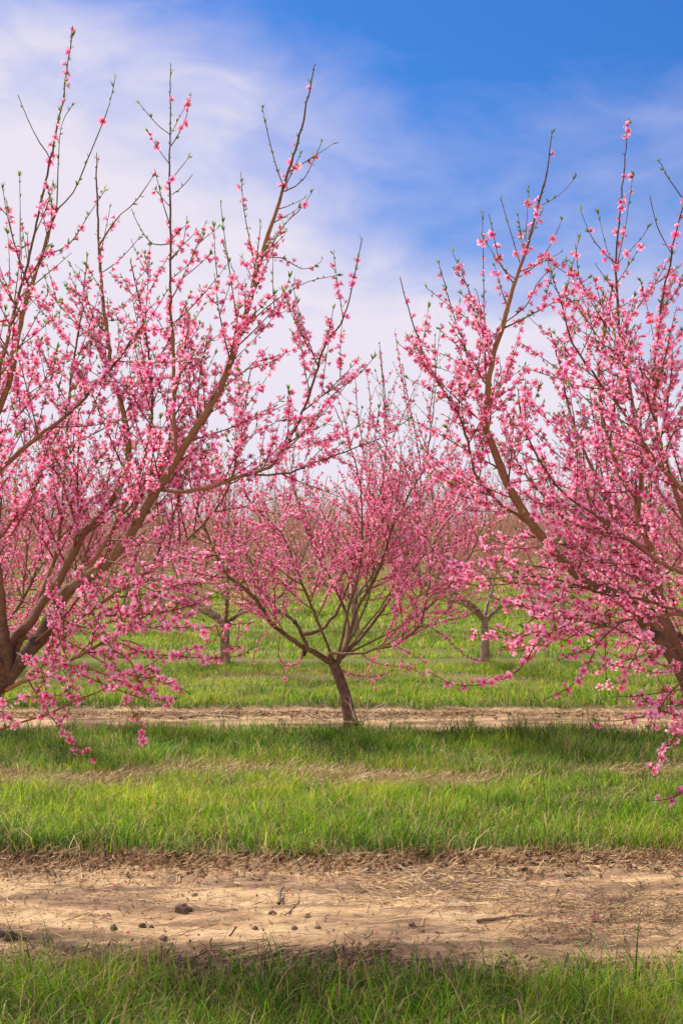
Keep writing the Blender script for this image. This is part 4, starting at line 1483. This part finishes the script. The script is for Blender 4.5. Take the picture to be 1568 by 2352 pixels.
# clods of earth, one by one
def clod(px, py, w, label, dark=1.0, seed=0):
    yy = ground_y(py)
    p = P(px, py, yy)
    r_ = np.random.default_rng(seed)
    n, m = 16, 10
    th = np.linspace(0, 2 * math.pi, n, endpoint=False)
    V, C = [], []
    for i in range(m):
        ph = math.pi * .62 * i / (m - 1)
        for a in th:
            V.append((math.cos(a) * math.sin(ph), math.sin(a) * math.sin(ph), math.cos(ph)))
    V = np.array(V)
    o = r_.uniform(0, 50)
    nz = fbm(V[:, 0] * 1.9 + V[:, 2] * 1.3 + o, V[:, 1] * 1.9 - V[:, 2] + o, 4) - .5
    nf = fbm(V[:, 0] * 7 + V[:, 2] * 3 + o, V[:, 1] * 7 - V[:, 2] * 4 + o, 2) - .5
    V = V * (1 + nz * 1.2 + nf * .35)[:, None]
    V[:n] = V[:n].mean(0)
    half = w / 2 * yy / F_PX
    V = V * np.array((half, half * .85, half * .72))
    V[:, 2] += half * .12
    F = []
    for i in range(m - 1):
        for j in range(n):
            F.append((i * n + j, (i + 1) * n + j, (i + 1) * n + (j + 1) % n, i * n + (j + 1) % n))
    c = np.array((.135, .098, .068)) * dark
    C = c[None] * (1 + nf[:, None] * 1.6 + nz[:, None])
    ob = link('dirt_clod', new_mesh('dirt_clod', V, np.array(F), np.clip(C, .01, .6)), M_CLOD)
    ob.location = (p[0], yy, float(gz(p[0], yy)))
    ob.rotation_euler = (0, 0, r_.uniform(0, 6))
    tag(ob, label, 'clod', 'clods of earth on the near dirt strip')


for i, (a, b, w, lab, dk) in enumerate((
        (420, 2076, 34, 'largest dark earth clod, peaked, left of the middle of the bare strip', 1.0),
        (327, 2114, 20, 'dark rough clod with a crumb beside it, between the peaked clod and the grass', .8),
        (347, 2116, 14, 'small dark crumb touching the right side of the rough clod', .8),
        (261, 2117, 19, 'ragged upright clod left of the pair of touching clods', .9),
        (625, 2078, 20, 'rounded clod just below the short standing stick', 1.1),
        (585, 2114, 17, 'small grey clod on pale soil, left one of three in a line', 1.3),
        (675, 2115, 15, 'small grey clod on pale soil, middle one of three in a line', 1.3),
        (730, 2114, 15, 'small brown clod on the pale soil, right one of three in a line', 1.4),
        (705, 2089, 15, 'flat brown crumb above the line of three small clods', 1.7),
        (108, 2138, 22, 'brown flattened clod near the left edge above the upright bark piece', 1.2),
        (28, 2135, 34, 'dark angular clod at the left edge beside a pink petal', .75),
        (4, 2129, 22, 'dark round clod cut by the left edge of the photo', .8),
        (376, 2135, 19, 'broken orange-brown clod below the rough dark pair', 1.6),
        (944, 2103, 17, 'small clod right of the middle on the plain soil', 1.3),
        (969, 2118, 15, 'small clod nearest the long grass right of the middle', 1.3),
        (446, 2040, 14, 'orange-brown pebble-sized clod behind the peaked clod', 2.4))):
    clod(a, b, w, lab, dk, 100 + i)


# fallen sticks, one by one
def stick(paths, label, colr=(.26, .19, .14), pale=0.0):
    tb = Tubes()
    p0 = None
    for px, r0, r1, lift in paths:
        pts = []
        for i, (a, b) in enumerate(px):
            yy = ground_y(b)
            q = P(a, b, yy)
            q[2] = float(gz(q[0], yy)) + r0 * .9 + lift * (i / max(1, len(px) - 1))
            pts.append(q)
        pts = resample(np.array(pts), .03)
        pts[1:-1] += rng.normal(0, .0015, (len(pts) - 2, 3))
        if p0 is None:
            p0 = pts[0].copy()
        n = len(pts)
        tb.add(pts - p0, np.linspace(r0, r1, n), 6, np.array(colr)[None] * rng.uniform(.75, 1.25, (n, 1)), jitter=.12, cap=True)
    o = link('fallen_stick', tb.mesh('fallen_stick'), M_LITTER)
    o.location = tuple(p0)
    tag(o, label, 'stick', 'fallen sticks on the dirt')


stick([([(899, 1958), (930, 1982), (959, 2003), (1009, 2038), (1040, 2058), (1069, 2072)], .004, .009, .0), ([(959, 2003), (985, 2001), (1010, 2010)], .003, .0015, .02),
       ([(930, 1982), (940, 1960), (935, 1950)], .0025, .001, .03), ([(1009, 2038), (1040, 2030), (1052, 2010)], .003, .001, .04), ([(945, 1992), (960, 2025), (985, 2040)], .003, .001, .01)],
      'long grey forked prunings lying diagonally on the near dirt right of the middle', (.34, .27, .21))
stick([([(1094, 2098), (1130, 2095), (1159, 2092), (1190, 2088), (1224, 2084)], .007, .004, 0)], 'straight brown stick lying just below the grey forked prunings', (.20, .13, .09))
stick([([(1029, 1993), (1050, 1997), (1072, 2003)], .006, .004, 0)], 'short broken piece of wood beside the top of the forked prunings', (.40, .30, .20))
stick([([(640, 2058), (644, 2040), (650, 2031)], .008, .006, .03)], 'short grey stick standing tilted behind the rounded clod', (.19, .15, .12))
stick([([(655, 2085), (676, 2066), (686, 2045), (684, 2030)], .004, .002, 0)], 'thin curved twig lying right of the short tilted stick', (.25, .18, .12))
stick([([(530, 2192), (570, 2190), (610, 2181), (650, 2168)], .010, .006, 0)], 'dark stick along the edge of the foreground grass', (.11, .08, .06))
stick([([(325, 2188), (370, 2186), (430, 2186)], .004, .003, 0)], 'thin brown twig lying level left of the dark stick', (.22, .15, .10))
stick([([(104, 2128), (107, 2150), (112, 2180), (113, 2215)], .005, .008, -.004)], 'cracked grey piece of bark pointing at the camera near the left edge', (.17, .13, .10))
stick([([(395, 2198), (405, 2188), (420, 2168)], .005, .003, .01)], 'small dark curved twig between the level twig and the grass', (.15, .10, .07))
stick([([(1318, 2155), (1345, 2138), (1362, 2122)], .003, .002, .02)], 'thin leaning twig near the grass below the straw mat at the right', (.22, .17, .13))
stick([([(415, 1646), (445, 1639), (480, 1637), (515, 1640), (550, 1646)], .017, .009, 0), ([(500, 1638), (520, 1630), (545, 1620)], .008, .004, .09)], 'forked grey branch lying on the far dirt strip left of the middle tree', (.33, .26, .21))
stick([([(690, 1626), (720, 1640), (770, 1655)], .007, .004, 0)], 'thin branch lying on the far dirt strip just left of the middle trunk', (.28, .21, .16))


# pale dry weed stalks by the middle trunk
def dry_weed():
    tb = Tubes()
    y0 = row_y(1) - .15
    p0 = P(822, 1662, y0)
    for px in ([(822, 1662), (840, 1640), (870, 1620), (895, 1612)], [(845, 1655), (843, 1620), (850, 1598)], [(822, 1662), (812, 1640), (800, 1615), (790, 1608)],
               [(818, 1662), (806, 1625), (803, 1600)], [(822, 1662), (850, 1650), (880, 1655), (930, 1650)], [(830, 1660), (860, 1635), (885, 1622), (900, 1595)], [(820, 1660), (780, 1655), (740, 1640)]):
        pts = resample(path(px, y0, y0 - .05, np.zeros(3)), .05) - p0
        tb.add(pts, np.linspace(.0042, .0018, len(pts)), 4, (.55, .47, .42), jitter=.1)
    o = link('dry_weed', tb.mesh('dry_weed'), M_LITTER)
    o.location = tuple(p0)
    tag(o, 'pale leafless weed stalks at the foot of the middle trunk', 'weed')


dry_weed()
